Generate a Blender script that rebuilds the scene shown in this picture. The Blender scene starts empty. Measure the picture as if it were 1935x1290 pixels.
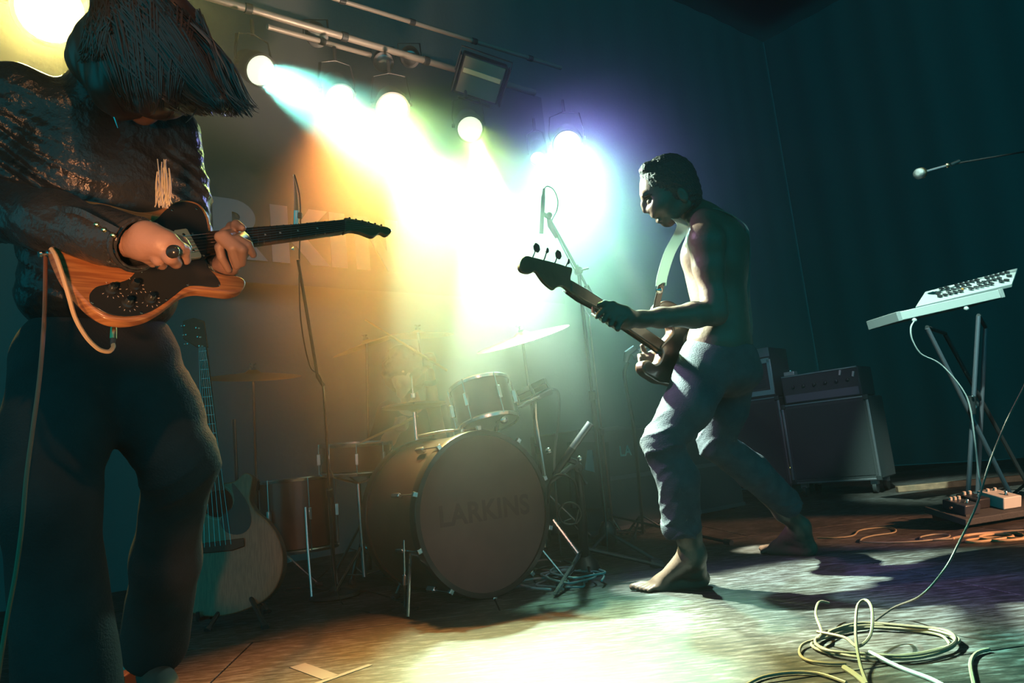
import bpy, bmesh, math, random
import numpy as np
from mathutils import Vector, Matrix, Quaternion
random.seed(7); np.random.seed(7)
PI = math.pi
sc = bpy.context.scene
COL = sc.collection

# ---------------------------------------------------------------- camera
FPX = 1400.0
CAM = Vector((0, 0, .55))
_p, _r = math.radians(9.04), math.radians(5.9)
_R = Vector((1, 0, 0)); _U = Vector((0, -math.sin(_p), math.cos(_p))); CF = Vector((0, math.cos(_p), math.sin(_p)))
CR = math.cos(_r)*_R - math.sin(_r)*_U
CU = math.cos(_r)*_U + math.sin(_r)*_R
cd = bpy.data.cameras.new('camera'); cam = bpy.data.objects.new('camera', cd); COL.objects.link(cam)
cd.sensor_width = 36; cd.lens = FPX/1935*36; cd.clip_start = .05; cd.clip_end = 60
cam.matrix_world = Matrix(((CR.x, CU.x, -CF.x, CAM.x), (CR.y, CU.y, -CF.y, CAM.y), (CR.z, CU.z, -CF.z, CAM.z), (0, 0, 0, 1)))
sc.camera = cam

def P(px, py, d):
    return CAM + CR*((px-967.5)/FPX*d) - CU*((py-645)/FPX*d) + CF*d
def G(px, py, z=0.0):
    v = CR*((px-967.5)/FPX) - CU*((py-645)/FPX) + CF
    return CAM + v*((z-CAM.z)/v.z)
def W(px, py, o, n):      # where the sight line meets the plane (o, n)
    v = CR*((px-967.5)/FPX) - CU*((py-645)/FPX) + CF
    return CAM + v*((o-CAM).dot(n)/v.dot(n))

# ---------------------------------------------------------------- world, exposure
sc.view_settings.view_transform = 'Standard'; sc.view_settings.look = 'None'
sc.view_settings.exposure = 0; sc.view_settings.gamma = 1
wd = bpy.data.worlds.new('hall'); sc.world = wd; wd.use_nodes = True
bgn = wd.node_tree.nodes['Background']; bgn.inputs[0].default_value = (0.0, .84, 1.0, 1); bgn.inputs[1].default_value = .40
sc.cycles.volume_bounces = 0; sc.cycles.max_bounces = 3; sc.cycles.diffuse_bounces = 0; sc.cycles.glossy_bounces = 2
sc.cycles.caustics_reflective = False; sc.cycles.caustics_refractive = False
sc.cycles.sample_clamp_indirect = 3

# ---------------------------------------------------------------- lights of the stage rig, plus added fill spots
def aim(o, a, b):
    o.location = a; o.rotation_mode = 'QUATERNION'
    o.rotation_quaternion = (b-a).to_track_quat('-Z', 'Y')
def spot(name, a, b, color, power, angle, blend=.3, radius=.05):
    l = bpy.data.lights.new(name, 'SPOT'); l.color = color; l.energy = power
    l.spot_size = math.radians(angle); l.spot_blend = blend; l.shadow_soft_size = radius
    o = bpy.data.objects.new(name, l); COL.objects.link(o); aim(o, a, b)
    return o
def area(name, a, b, color, power, size):
    l = bpy.data.lights.new(name, 'AREA'); l.color = color; l.energy = power; l.size = size
    o = bpy.data.objects.new(name, l); COL.objects.link(o); aim(o, a, b)
    return o
MINT = (.36, 1.0, .52); LIME = (.64, 1, .20); ORANGE = (1, .33, .07); BLUE = (.30, .29, .95); GOLD = (1, .80, .20)
# lens centres of the lamps that show in the photograph, and where each points
LAMPS = [  # px, py, depth, aim point (px, py, depth), lens radius
    ('a', 492, 133, 4.4, (900, 370, 2.9), .088, 'cool'),
    ('b', 642, 184, 4.7, (800, 560, 3.2), .088, 'lime'),
    ('c', 742, 205, 4.9, (860, 620, 2.6), .10, 'lime'),
    ('d', 888, 243, 5.2, (1010, 640, 2.8), .088, 'lime'),
    ('e', 1072, 272, 5.4, (1090, 590, 3.1), .10, 'cool'),
    ('f', 1016, 298, 5.6, (1050, 700, 3.6), .055, 'cool'),
]
# ---------------------------------------------------------------- rig beams and added fill spots
def lampspots():
    for (k, px, py, d, t, r, c) in LAMPS:
        a = P(px, py, d); b = P(*t); a = a+(b-a).normalized()*.04
        if k == 'a': spot('stage_light', a, b, (.25, 1, .80), 3600, 14, .4, r)
        if k == 'b':
            spot('stage_light', a, b, LIME, 150, 28, .7, r)
            spot('stage_light', a, P(720, 580, 3.0), ORANGE, 1250, 38, 1, r)
        if k == 'c':
            spot('stage_light', a, b, LIME, 330, 40, 1, r)
            spot('stage_light', a, G(1110, 1200), (.70, 1, .52), 1500, 22, .4, .04)
        if k == 'd': spot('stage_light', a, b, LIME, 190, 30, .7, r)
        if k == 'e':
            spot('stage_light', a, b, MINT, 850, 38, .9, r)
            spot('stage_light', a, P(1075, 620, 3.4), MINT, 500, 30, 1, r)
            spot('stage_light', a, P(1230, 480, 3), BLUE, 330, 62, 1, r)
        if k == 'f': spot('stage_light', a, b, MINT, 40, 30, .5, r)
lampspots()
spot('side_fill', P(800, 300, 3.45), P(1290, 740, 2.8), (.68, 1, .80), 1500, 38, .4, .03)  # added spot without a fixture, rims the bass player from the left
spot('side_fill', P(800, 300, 3.5), P(1250, 350, 2.80), (.74, 1, .80), 500, 15, .5, .03)  # added narrow spot to reach the bass player's head, no fixture
spot('side_fill', P(1075, 290, 4.0), G(1450, 1036), (.9, 1, .75), 800, 8, .5, .03)  # added narrow spot to brighten the rear foot, no lamp hangs here
spot('front_light', Vector((.6, -.4, 3.2)), P(300, 90, 1.56), (1, .34, .16), 34, 6, .8, .03)  # extra spot added to bring out highlights in the hair
spot('front_light', Vector((3.4, 2.6, 1.6)), G(1830, 916), (1, .5, .28), 60, 26, .8, .03)  # extra spot added just to turn the wooden batten orange
spot('stage_light', P(900, 262, 5.1), G(1085, 1230), (.72, 1, .72), 2900, 15, .25, .03)
spot('side_fill', P(880, 240, 3.3), G(1265, 1105), (.72, 1, .85), 620, 13, .4, .03)  # added spot to light the front foot, no fixture behind it
spot('side_fill', Vector((-1.5, 2.7, 2.5)), P(1290, 700, 2.8), (.80, .45, .95), 150, 26, .6, .1)  # added purple spot that tints the bass player's mid-tones
spot('front_light', Vector((.25, 0, 1.1)), P(820, 900, 3.1), (1, .34, .20), 60, 26, .8, .1)  # added warm spot, stands in for brown haze glow on the drums
spot('front_light', Vector((-.30, .3, .5)), P(465, 1060, 3.1), (1, .40, .18), 26, 9, .7, .03)  # added low spot to warm up the acoustic guitar
spot('front_light', Vector((.7, 1.2, 2.9)), P(1500, 740, 6), (.85, .62, 1), 130, 13, .6, .05)  # added purple spot to brighten the rack rails and amp edges
spot('front_light', Vector((-.9, .95, .16)), P(280, 540, 1.55), (1, .52, .22), 14, 22, .8, .02)  # second low spot, added to brighten the guitar's bottom rim
spot('stage_light', P(770, 270, 4.4), P(640, 50, 4.9), (1, .7, .5), 90, 100, 1, .05)  # added uplight on the pipes in place of haze bounce, no lamp here
spot('front_light', Vector((.2, -.6, 3.6)), P(530, 450, 5.3), (1, .72, .68), 130, 13, .8, .05)  # added warm spot to lift the banner letters
spot('stage_light', P(95, 20, 3.55), P(80, -120, 2.2), GOLD, 420, 80, .2, .12)
# lights on the audience side
spot('front_light', Vector((-.2, -.6, .35)), P(265, 455, 1.5), (1, .40, .16), 240, 12.5, .7, .10)
spot('front_light', Vector((.6, -.4, 3.2)), P(150, 380, 1.55), (1, .42, .16), 55, 16, .8, .06)
spot('front_light', Vector((1.0, 1.2, 5.0)), P(1795, 535, 4.5), (.62, 1, .85), 2200, 15.5, .6, .04)
spot('front_light', Vector((4.6, .8, 1.6)), G(1810, 1000), (1, .45, .22), 1100, 17, .6, .04)
spot('front_light', Vector((.2, -.8, 2.2)), G(1640, 1240), (1, .85, .55), 26, 10, .7, .04)
def mat_vol(name, dens, g, puffs=None):
    m = bpy.data.materials.new(name); m.use_nodes = True; nt = m.node_tree; nt.nodes.clear()
    o = nt.nodes.new('ShaderNodeOutputMaterial'); v = nt.nodes.new('ShaderNodeVolumeScatter')
    v.inputs['Density'].default_value = dens; v.inputs['Anisotropy'].default_value = g
    nt.links.new(v.outputs[0], o.inputs['Volume'])
    if puffs:
        N = nt.nodes.new; L = nt.links.new
        geo = N('ShaderNodeNewGeometry')
        acc = None
        for (c, r, a) in puffs:
            s = N('ShaderNodeVectorMath'); s.operation = 'SUBTRACT'; L(geo.outputs['Position'], s.inputs[0]); s.inputs[1].default_value = c
            d = N('ShaderNodeVectorMath'); d.operation = 'DIVIDE'; L(s.outputs[0], d.inputs[0]); d.inputs[1].default_value = r
            q = N('ShaderNodeVectorMath'); q.operation = 'DOT_PRODUCT'; L(d.outputs[0], q.inputs[0]); L(d.outputs[0], q.inputs[1])
            e = N('ShaderNodeMath'); e.operation = 'MULTIPLY'; e.inputs[1].default_value = -1; L(q.outputs['Value'], e.inputs[0])
            x = N('ShaderNodeMath'); x.operation = 'EXPONENT'; L(e.outputs[0], x.inputs[0])
            k = N('ShaderNodeMath'); k.operation = 'MULTIPLY_ADD'; L(x.outputs[0], k.inputs[0]); k.inputs[1].default_value = a
            if acc is None: k.inputs[2].default_value = dens
            else: L(acc.outputs[0], k.inputs[2])
            acc = k
        L(acc.outputs[0], v.inputs['Density'])
    return m
# ---------------------------------------------------------------- materials
MATS = {}
def mat(name, col, rough=.6, metal=0, bump=0, bscale=40, var=0, vscale=6, col2=None, spec=.5, sheen=0, emit=None, estr=0, coat=0, stretch=None, trans=0):
    if name in MATS: return MATS[name]
    m = bpy.data.materials.new(name); m.use_nodes = True; nt = m.node_tree; N = nt.nodes.new; L = nt.links.new
    b = nt.nodes['Principled BSDF']
    b.inputs['Base Color'].default_value = (*col, 1); b.inputs['Roughness'].default_value = rough; b.inputs['Metallic'].default_value = metal
    b.inputs['Specular IOR Level'].default_value = spec
    if coat: b.inputs['Coat Weight'].default_value = coat; b.inputs['Coat Roughness'].default_value = .08
    if sheen: b.inputs['Sheen Weight'].default_value = sheen
    if trans: b.inputs['Transmission Weight'].default_value = trans
    if emit: b.inputs['Emission Color'].default_value = (*emit, 1); b.inputs['Emission Strength'].default_value = estr
    if bump or var or stretch:
        tc = N('ShaderNodeTexCoord'); mp = N('ShaderNodeMapping'); L(tc.outputs['Object'], mp.inputs[0])
        if stretch: mp.inputs['Scale'].default_value = stretch
    if var or col2:
        n = N('ShaderNodeTexNoise'); n.inputs['Scale'].default_value = vscale; n.inputs['Detail'].default_value = 5; L(mp.outputs[0], n.inputs['Vector'])
        r = N('ShaderNodeValToRGB'); c2 = col2 or tuple(c*(1-var) for c in col)
        r.color_ramp.elements[0].position = .38; r.color_ramp.elements[1].position = .62
        r.color_ramp.elements[0].color = (*c2, 1); r.color_ramp.elements[1].color = (*col, 1)
        L(n.outputs[0], r.inputs[0]); L(r.outputs[0], b.inputs['Base Color'])
    if bump:
        n2 = N('ShaderNodeTexNoise'); n2.inputs['Scale'].default_value = bscale; n2.inputs['Detail'].default_value = 4; L(mp.outputs[0], n2.inputs['Vector'])
        bp = N('ShaderNodeBump'); bp.inputs['Strength'].default_value = min(1, bump); bp.inputs['Distance'].default_value = .01
        L(n2.outputs[0], bp.inputs['Height']); L(bp.outputs[0], b.inputs['Normal'])
    MATS[name] = m; return m

# ---------------------------------------------------------------- objects
ORG = {}
def tag(o, label=None, cat=None, group=None, kind=None):
    if label: o['label'] = label
    if cat: o['category'] = cat
    if group: o['group'] = group
    if kind: o['kind'] = kind
    return o
def thing(name, base, label, cat, group=None):
    o = bpy.data.objects.new(name, None); COL.objects.link(o); o.location = base; o.empty_display_size = .1
    ORG[o.name] = Vector(base); return tag(o, label, cat, group)
def link(name, me, m, parent=None, label=None, kind=None):
    o = bpy.data.objects.new(name, me); COL.objects.link(o)
    if m: me.materials.append(m)
    if parent: o.parent = parent; ORG[o.name] = ORG[parent.name]
    else: ORG[o.name] = Vector((0, 0, 0))
    if label: o['label'] = label
    if kind: o['kind'] = kind
    return o
def mesh_of(name, V, F, org=Vector((0, 0, 0)), smooth=True, sharp=35):
    me = bpy.data.meshes.new(name)
    V = np.asarray(V, dtype=float)-np.array(org)
    me.from_pydata(V.tolist(), [], F if isinstance(F, list) else F.tolist()); me.update()
    if smooth:
        me.shade_smooth()
        if sharp: me.set_sharp_from_angle(angle=math.radians(sharp))
    return me
def copytree(o, parent=None):
    c = o.copy(); COL.objects.link(c)
    if parent: c.parent = parent
    for ch in list(o.children): copytree(ch, c)
    return c

class MB:
    def __init__(s): s.V = []; s.F = []
    def add(s, V, F):
        k = len(s.V); s.V += [Vector(v) for v in V]; s.F += [tuple(i+k for i in f) for f in F]; return s
    def box(s, c, ax, ay, az, hx, hy, hz):
        c = Vector(c); V = [c+ax*hx*i+ay*hy*j+az*hz*k for i in (-1, 1) for j in (-1, 1) for k in (-1, 1)]
        return s.add(V, [(0, 1, 3, 2), (4, 6, 7, 5), (0, 4, 5, 1), (2, 3, 7, 6), (0, 2, 6, 4), (1, 5, 7, 3)])
    def tube(s, pts, r, n=8, cap=True):
        pts = [Vector(p) for p in pts]; m = len(pts)
        rs = r if isinstance(r, (list, tuple)) else [r]*m
        t0 = (pts[1]-pts[0]).normalized(); a = t0.orthogonal().normalized(); V = []
        for i, p in enumerate(pts):
            t = (pts[min(i+1, m-1)]-pts[max(i-1, 0)]).normalized()
            a = (a-t*a.dot(t)).normalized(); b = t.cross(a)
            for k in range(n):
                w = 2*PI*k/n; V.append(p+(a*math.cos(w)+b*math.sin(w))*rs[i])
        F = [(i*n+k, i*n+(k+1) % n, (i+1)*n+(k+1) % n, (i+1)*n+k) for i in range(m-1) for k in range(n)]
        if cap: F += [tuple(range(n-1, -1, -1)), tuple((m-1)*n+k for k in range(n))]
        return s.add(V, F)
    def cyl(s, a, b, r, r2=None, n=14): return s.tube([a, b], [r, r if r2 is None else r2], n)
    def lathe(s, o, ax, prof, n=32, loop=False):      # prof: (radius, height) pairs
        ax = Vector(ax).normalized(); a = ax.orthogonal().normalized(); b = ax.cross(a); o = Vector(o)
        V = [o+ax*h+(a*math.cos(2*PI*k/n)+b*math.sin(2*PI*k/n))*max(r, 1e-5) for (r, h) in prof for k in range(n)]
        F = [(i*n+k, i*n+(k+1) % n, (i+1)*n+(k+1) % n, (i+1)*n+k) for i in range(len(prof)-1) for k in range(n)]
        m = len(prof)
        if loop: F += [((m-1)*n+k, (m-1)*n+(k+1) % n, (k+1) % n, k) for k in range(n)]
        else: F += [tuple(range(n-1, -1, -1)), tuple((m-1)*n+k for k in range(n))]
        return s.add(V, F)
    def prism(s, pts, off):                       # flat outline pushed by off
        m = len(pts); pts = [Vector(p) for p in pts]
        return s.add(pts+[p+off for p in pts], [tuple(range(m))[::-1], tuple(range(m, 2*m))]+[(i, (i+1) % m, m+(i+1) % m, m+i) for i in range(m)])
    def ball(s, c, r, n=10):
        prof = [(r*math.sin(PI*i/n), -r*math.cos(PI*i/n)) for i in range(n+1)]
        return s.lathe(c, (0, 0, 1), prof, n=max(8, n))
    def ribbon(s, pts, wid, thick, side):          # flat strap along pts; side = list of width directions
        V = []; m = len(pts)
        for i, p in enumerate(pts):
            p = Vector(p); t = (Vector(pts[min(i+1, m-1)])-Vector(pts[max(i-1, 0)])).normalized()
            w = side[i] if isinstance(side, list) else side
            w = (w-t*w.dot(t)).normalized(); nn = t.cross(w)
            for (x, y) in ((-1, -1), (1, -1), (1, 1), (-1, 1)): V.append(p+w*wid*.5*x+nn*thick*.5*y)
        F = [(i*4+k, i*4+(k+1) % 4, i*4+4+(k+1) % 4, i*4+4+k) for i in range(m-1) for k in range(4)]+[(3, 2, 1, 0), tuple(4*(m-1)+k for k in range(4))]
        return s.add(V, F)
    def build(s, name, m, parent=None, label=None, kind=None, bevel=0, smooth=True, sharp=35, seg=2):
        org = ORG[parent.name] if parent else Vector((0, 0, 0))
        me = mesh_of(name, [tuple(v) for v in s.V], s.F, org, smooth, sharp)
        o = link(name, me, m, parent, label, kind)
        if bevel:
            md = o.modifiers.new('bevel', 'BEVEL'); md.width = bevel; md.segments = seg; md.limit_method = 'ANGLE'; md.angle_limit = math.radians(40)
        return o
def smoothline(pts, n=6, closed=False):            # Catmull-Rom
    pts = [Vector(p) for p in pts]; m = len(pts); out = []
    rng = range(m if closed else m-1)
    for i in rng:
        if closed: p0, p1, p2, p3 = pts[i-1], pts[i], pts[(i+1) % m], pts[(i+2) % m]
        else: p0, p1, p2, p3 = pts[max(i-1, 0)], pts[i], pts[i+1], pts[min(i+2, m-1)]
        for k in range(n):
            t = k/n
            out.append(.5*((2*p1)+(p2-p0)*t+(2*p0-5*p1+4*p2-p3)*t*t+(3*p1-p0-3*p2+p3)*t**3))
    if not closed: out.append(pts[-1])
    return out
def top_mesh(name, mb, m, label, cat, group=None, base=None, **kw):   # a thing that is one mesh, origin at its base
    b = Vector(base) if base is not None else Vector((sum(v.x for v in mb.V)/len(mb.V), sum(v.y for v in mb.V)/len(mb.V), min(v.z for v in mb.V)))
    for v in mb.V: v -= b
    o = mb.build(name, m, None, **kw); o.location = b; ORG[o.name] = b
    return tag(o, label, cat, group)

# ---------------------------------------------------------------- distance-field modelling for bodies and cloth
class SDF:
    def __init__(s): s.p = []
    def cone(s, a, b, ra, rb=None, k=.02): s.p.append(('c', np.array(a, float), np.array(b, float), ra, ra if rb is None else rb, k, 1)); return s
    def chain(s, pts, rs, k=.02):
        for i in range(len(pts)-1): s.cone(pts[i], pts[i+1], rs[i], rs[i+1], k)
        return s
    def ell(s, c, r, axes, k=.02, sign=1): s.p.append(('e', np.array(c, float), np.array(r, float), np.array([list(a) for a in axes], float), 0, k, sign)); return s
    def cut(s, a, b, ra, rb=None, k=.01): s.p.append(('c', np.array(a, float), np.array(b, float), ra, ra if rb is None else rb, k, -1)); return s
    def mesh(s, h, disp=None):
        lo = np.array([1e9]*3); hi = -lo
        for q in s.p:
            if q[6] < 0: continue
            if q[0] == 'c':
                r = max(q[3], q[4]); lo = np.minimum(lo, np.minimum(q[1], q[2])-r); hi = np.maximum(hi, np.maximum(q[1], q[2])+r)
            else:
                r = max(q[2]); lo = np.minimum(lo, q[1]-r); hi = np.maximum(hi, q[1]+r)
        lo -= 4*h; hi += 4*h; n = np.ceil((hi-lo)/h).astype(int)+1
        F = np.full(n, .3, np.float32)
        ax = [lo[i]+h*np.arange(n[i]) for i in range(3)]
        for q in s.p:
            if q[0] == 'c': r = max(q[3], q[4]); a = np.minimum(q[1], q[2])-r; b = np.maximum(q[1], q[2])+r
            else: r = max(q[2]); a = q[1]-r; b = q[1]+r
            m = q[5]+3*h; i0 = np.maximum(((a-m-lo)/h).astype(int), 0); i1 = np.minimum(((b+m-lo)/h).astype(int)+2, n)
            if (i1 <= i0).any(): continue
            X, Y, Z = np.meshgrid(ax[0][i0[0]:i1[0]], ax[1][i0[1]:i1[1]], ax[2][i0[2]:i1[2]], indexing='ij')
            if q[0] == 'c':
                pa, pb, ra, rb = q[1:5]; d = pb-pa; L2 = max(d.dot(d), 1e-12)
                t = np.clip(((X-pa[0])*d[0]+(Y-pa[1])*d[1]+(Z-pa[2])*d[2])/L2, 0, 1)
                D = np.sqrt((X-pa[0]-t*d[0])**2+(Y-pa[1]-t*d[1])**2+(Z-pa[2]-t*d[2])**2)-(ra+(rb-ra)*t)
            else:
                c, rr, A = q[1:4]; U = [((X-c[0])*A[i][0]+(Y-c[1])*A[i][1]+(Z-c[2])*A[i][2])/rr[i] for i in range(3)]
                k0 = np.sqrt(U[0]**2+U[1]**2+U[2]**2); k1 = np.sqrt((U[0]/rr[0])**2+(U[1]/rr[1])**2+(U[2]/rr[2])**2)+1e-9
                D = k0*(k0-1)/k1
            S = F[i0[0]:i1[0], i0[1]:i1[1], i0[2]:i1[2]]; k = q[5]
            if q[6] > 0:
                hh = np.maximum(k-np.abs(S-D), 0)/k; S[...] = np.minimum(S, D)-hh*hh*k*.25
            else:
                D = -D; hh = np.maximum(k-np.abs(S-D), 0)/k; S[...] = np.maximum(S, D)+hh*hh*k*.25
        if disp is not None:
            near = np.abs(F) < .05; I = np.nonzero(near)
            F[I] += disp(ax[0][I[0]], ax[1][I[1]], ax[2][I[2]]).astype(np.float32)
        # surface nets
        ins = F < 0
        c = np.zeros(np.array(n)-1, np.int8)
        sl = lambda i, j, k: (slice(i, n[0]-1+i), slice(j, n[1]-1+j), slice(k, n[2]-1+k))
        for i in (0, 1):
            for j in (0, 1):
                for k in (0, 1): c += ins[sl(i, j, k)]
        I = np.nonzero((c > 0) & (c < 8)); idx = np.full(c.shape, -1, np.int64); idx[I] = np.arange(len(I[0]))
        acc = np.zeros((len(I[0]), 3)); cnt = np.zeros(len(I[0]))
        cor = [(i, j, k) for i in (0, 1) for j in (0, 1) for k in (0, 1)]
        for p in range(8):
            for q in range(p+1, 8):
                if sum(abs(cor[p][t]-cor[q][t]) for t in range(3)) != 1: continue
                fa = F[I[0]+cor[p][0], I[1]+cor[p][1], I[2]+cor[p][2]]; fb = F[I[0]+cor[q][0], I[1]+cor[q][1], I[2]+cor[q][2]]
                mk = (fa < 0) != (fb < 0); t = np.where(mk, fa/np.where(fa == fb, 1, fa-fb), 0)
                for u in range(3): acc[:, u] += np.where(mk, cor[p][u]+(cor[q][u]-cor[p][u])*t, 0)
                cnt += mk
        V = lo+h*(np.stack(I, 1)+acc/cnt[:, None])
        Q = []
        for a in range(3):
            b, d = (a+1) % 3, (a+2) % 3
            s0 = [slice(1, -1)]*3; s0[a] = slice(0, -1); s1 = list(s0); s1[a] = slice(1, None)
            A = ins[tuple(s0)]; B = ins[tuple(s1)]; E = np.nonzero(A != B); fl = A[E]
            g = [E[0], E[1], E[2]]
            for t in range(3):
                if t != a: g[t] = g[t]+1
            def at(db, dd):
                h2 = list(g); h2[b] = g[b]-db; h2[d] = g[d]-dd; return idx[h2[0], h2[1], h2[2]]
            q4 = np.stack([at(0, 0), at(1, 0), at(1, 1), at(0, 1)], 1); q4[~fl] = q4[~fl][:, ::-1]; Q.append(q4)
        return V, np.concatenate(Q)
    def build(s, name, h, m, parent, disp=None, label=None, relax=1):
        V, Q = s.mesh(h, disp)
        for _ in range(relax):
            A = np.zeros_like(V); C = np.zeros(len(V))
            for i in range(4):
                np.add.at(A, Q[:, i], V[Q[:, (i+1) % 4]]); np.add.at(A, Q[:, i], V[Q[:, i-1]]); np.add.at(C, Q[:, i], 2)
            V = V*.5+.5*A/np.maximum(C, 1)[:, None]
        me = mesh_of(name, V, Q, ORG[parent.name] if parent else Vector(), True, 0)
        return link(name, me, m, parent, label)
def wave(x, y, z, f, seed=0):
    r = np.random.RandomState(seed); o = 0
    for i in range(5):
        k = r.randn(3); k = k/np.linalg.norm(k)*f*(1+.35*i); o = o+np.sin(x*k[0]+y*k[1]+z*k[2]+r.rand()*6.28+1.3*np.sin(.6*f*(x*k[1]-z*k[0])/max(f, 1)))/(1+.35*i)
    return o/3
def finger(s, pts, r, k=.004):
    s.chain(pts, [r*(1-.08*i) for i in range(len(pts))], k)
chrome = mat('chrome', (.75, .75, .75), .18, 1)
blk = mat('black_metal', (.07, .075, .08), .45, .3)
skin = mat('skin', (.30, .17, .125), .42, bump=.15, bscale=60, var=.15, spec=.5)
skin2 = mat('skin_pale', (.50, .30, .22), .45, bump=.15, bscale=60, var=.12)
def ring(p, ax, R, w, t, n=40, wob=.0, sx=1):        # a rolled cuff
    mb = MB(); ax = ax.normalized(); a = ax.orthogonal().normalized(); b = ax.cross(a); prof = []
    for k in range(10): prof.append((R+t*math.cos(2*PI*k/10), w*.5*math.sin(2*PI*k/10)))
    V = []; F = []
    for i in range(n):
        w_ = 2*PI*i/n; e = 1+wob*math.sin(3*w_)
        for (r, h) in prof: V.append(p+ax*h+(a*math.cos(w_)+b*math.sin(w_))*r*e)
    for i in range(n):
        for k in range(10): F.append((i*10+k, i*10+(k+1) % 10, ((i+1) % n)*10+(k+1) % 10, ((i+1) % n)*10+k))
    return mb.add(V, F)
# ---------------------------------------------------------------- haze
PUFFS = [(P(800, 450, 4.1), (.62, .8, .72), .38), (P(1085, 530, 4.6), (.68, .7, .85), .52), (P(740, 740, 3.6), (.62, .6, .50), .52), (P(560, 156, 4.2), (.48, .6, .24), .45), (P(720, 240, 4.3), (.5, .5, .3), .12), (P(1130, 200, 5.0), (.65, .6, .6), .10), (P(90, 10, 3.3), (.5, .4, .4), .22)]
# ---------------------------------------------------------------- room shell
wdir = Vector((.78, .63, 0)).normalized(); wnor = Vector((wdir.y, -wdir.x, 0))     # normal towards the room
wO = P(750, 450, 6.0); wO.z = 0
X3 = Vector((1, 0, 0)); Y3 = Vector((0, 1, 0)); UPV = Vector((0, 0, 1))
drape = mat('black_drape', (.30, .31, .315), .95, bump=.2, bscale=30)
def pleats(name, o, d, n, L, hgt, amp=.05, step=.16):
    mb = MB(); V = []; F = []; m = int(L/(step/6)); rr = random.Random(len(name))
    ph = 0; prof = []
    for i in range(m+1):
        ph += 2*PI/6*rr.uniform(.75, 1.25); prof.append(amp*math.sin(ph)+amp*math.sin(ph*.31))
    for i in range(m+1):
        p = o+d*(L*i/m)+n*prof[i]; V += [p, p+UPV*hgt]
    for i in range(m): F.append((2*i, 2*i+2, 2*i+3, 2*i+1))
    return mb.add(V, F).build(name, drape, None, kind='structure', sharp=0)
pleats('wall_back', wO-wdir*6.5-wnor*.25, wdir, wnor, 13.2, 6.2, .008, .5)
pleats('wall_right', wO+wdir*6.6-wnor*.25, wnor, -wdir, 12, 6.2, .01, .5)
fl_m = mat('stage_black_board', (.16, .14, .125), .42, var=.5, vscale=3.0, bump=.25, bscale=14, stretch=(1.0, 7, 1))
def haze():
    q = [wO-wdir*4.0+wnor*.12, wO+wdir*6.2+wnor*.12, wO+wdir*6.2+wnor*5.5, Vector((2.6, -1.0, 0)), Vector((-3.6, -1.0, 0))]
    q = [Vector((p.x, p.y, .004)) for p in q]
    o = MB().prism(q[::-1], UPV*4.6).build('haze', mat_vol('haze', .004, .5, PUFFS), None, kind='stuff', smooth=False)
    tag(o, 'thin smoke haze hanging over the whole stage', 'haze')
haze()
def floor_mat():
    m = bpy.data.materials.new('scuffed_stage_ply'); m.use_nodes = True; nt = m.node_tree; N = nt.nodes.new; L = nt.links.new
    b = nt.nodes['Principled BSDF']; tc = N('ShaderNodeTexCoord'); mp = N('ShaderNodeMapping'); L(tc.outputs['Object'], mp.inputs[0])
    mp.inputs['Rotation'].default_value = (0, 0, -math.atan2(wdir.y, wdir.x)*.35); mp.inputs['Scale'].default_value = (3, 13, 1)
    a = N('ShaderNodeTexNoise'); a.inputs['Scale'].default_value = 4; a.inputs['Detail'].default_value = 8; a.inputs['Roughness'].default_value = .7; L(mp.outputs[0], a.inputs[0])
    c = N('ShaderNodeTexNoise'); c.inputs['Scale'].default_value = 1.1; c.inputs['Detail'].default_value = 6; L(tc.outputs['Object'], c.inputs[0])
    r = N('ShaderNodeValToRGB'); e = r.color_ramp.elements; e[0].position = .36; e[0].color = (.025, .022, .020, 1); e[1].position = .64; e[1].color = (.26, .25, .25, 1)
    k = r.color_ramp.elements.new(.5); k.color = (.09, .07, .06, 1)
    mx = N('ShaderNodeMath'); mx.operation = 'ADD'; L(a.outputs[0], mx.inputs[0]); s2 = N('ShaderNodeMath'); s2.operation = 'MULTIPLY_ADD'; L(c.outputs[0], s2.inputs[0]); s2.inputs[1].default_value = .5; s2.inputs[2].default_value = -.25; L(s2.outputs[0], mx.inputs[1])
    L(mx.outputs[0], r.inputs[0]); L(r.outputs[0], b.inputs['Base Color'])
    rr = N('ShaderNodeMapRange'); L(a.outputs[0], rr.inputs[0]); rr.inputs[3].default_value = .38; rr.inputs[4].default_value = .7; L(rr.outputs[0], b.inputs['Roughness'])
    bp = N('ShaderNodeBump'); bp.inputs['Strength'].default_value = .35; bp.inputs['Distance'].default_value = .004; L(a.outputs[0], bp.inputs['Height']); L(bp.outputs[0], b.inputs['Normal'])
    return m
FM = floor_mat()
fl = MB().box((1.5, 5, -.06), X3, Y3, UPV, 11, 10.5, .05).build('floor', mat('sub_floor', (.03, .03, .03), .9), None, kind='structure')
ORG['floor'] = Vector((0, 0, 0))
fa = Vector((math.cos(.12), math.sin(.12), 0)); fb_ = UPV.cross(fa)
for i in range(-2, 4):
    for j in range(0, 7):
        c = fa*(i*2.4+(.9 if j % 2 else 0)+.5)+fb_*(j*1.2-.1)
        MB().box(c-UPV*.008, fa, fb_, UPV, 1.197, .597, .008).build('floor_panel', FM, fl, bevel=.002)
ceil = MB().box((1.5, 5, 6.4), X3, Y3, UPV, 11, 10.5, .1).build('ceiling', mat('ceiling_black', (.04, .04, .04), .9), None, kind='structure')

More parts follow.
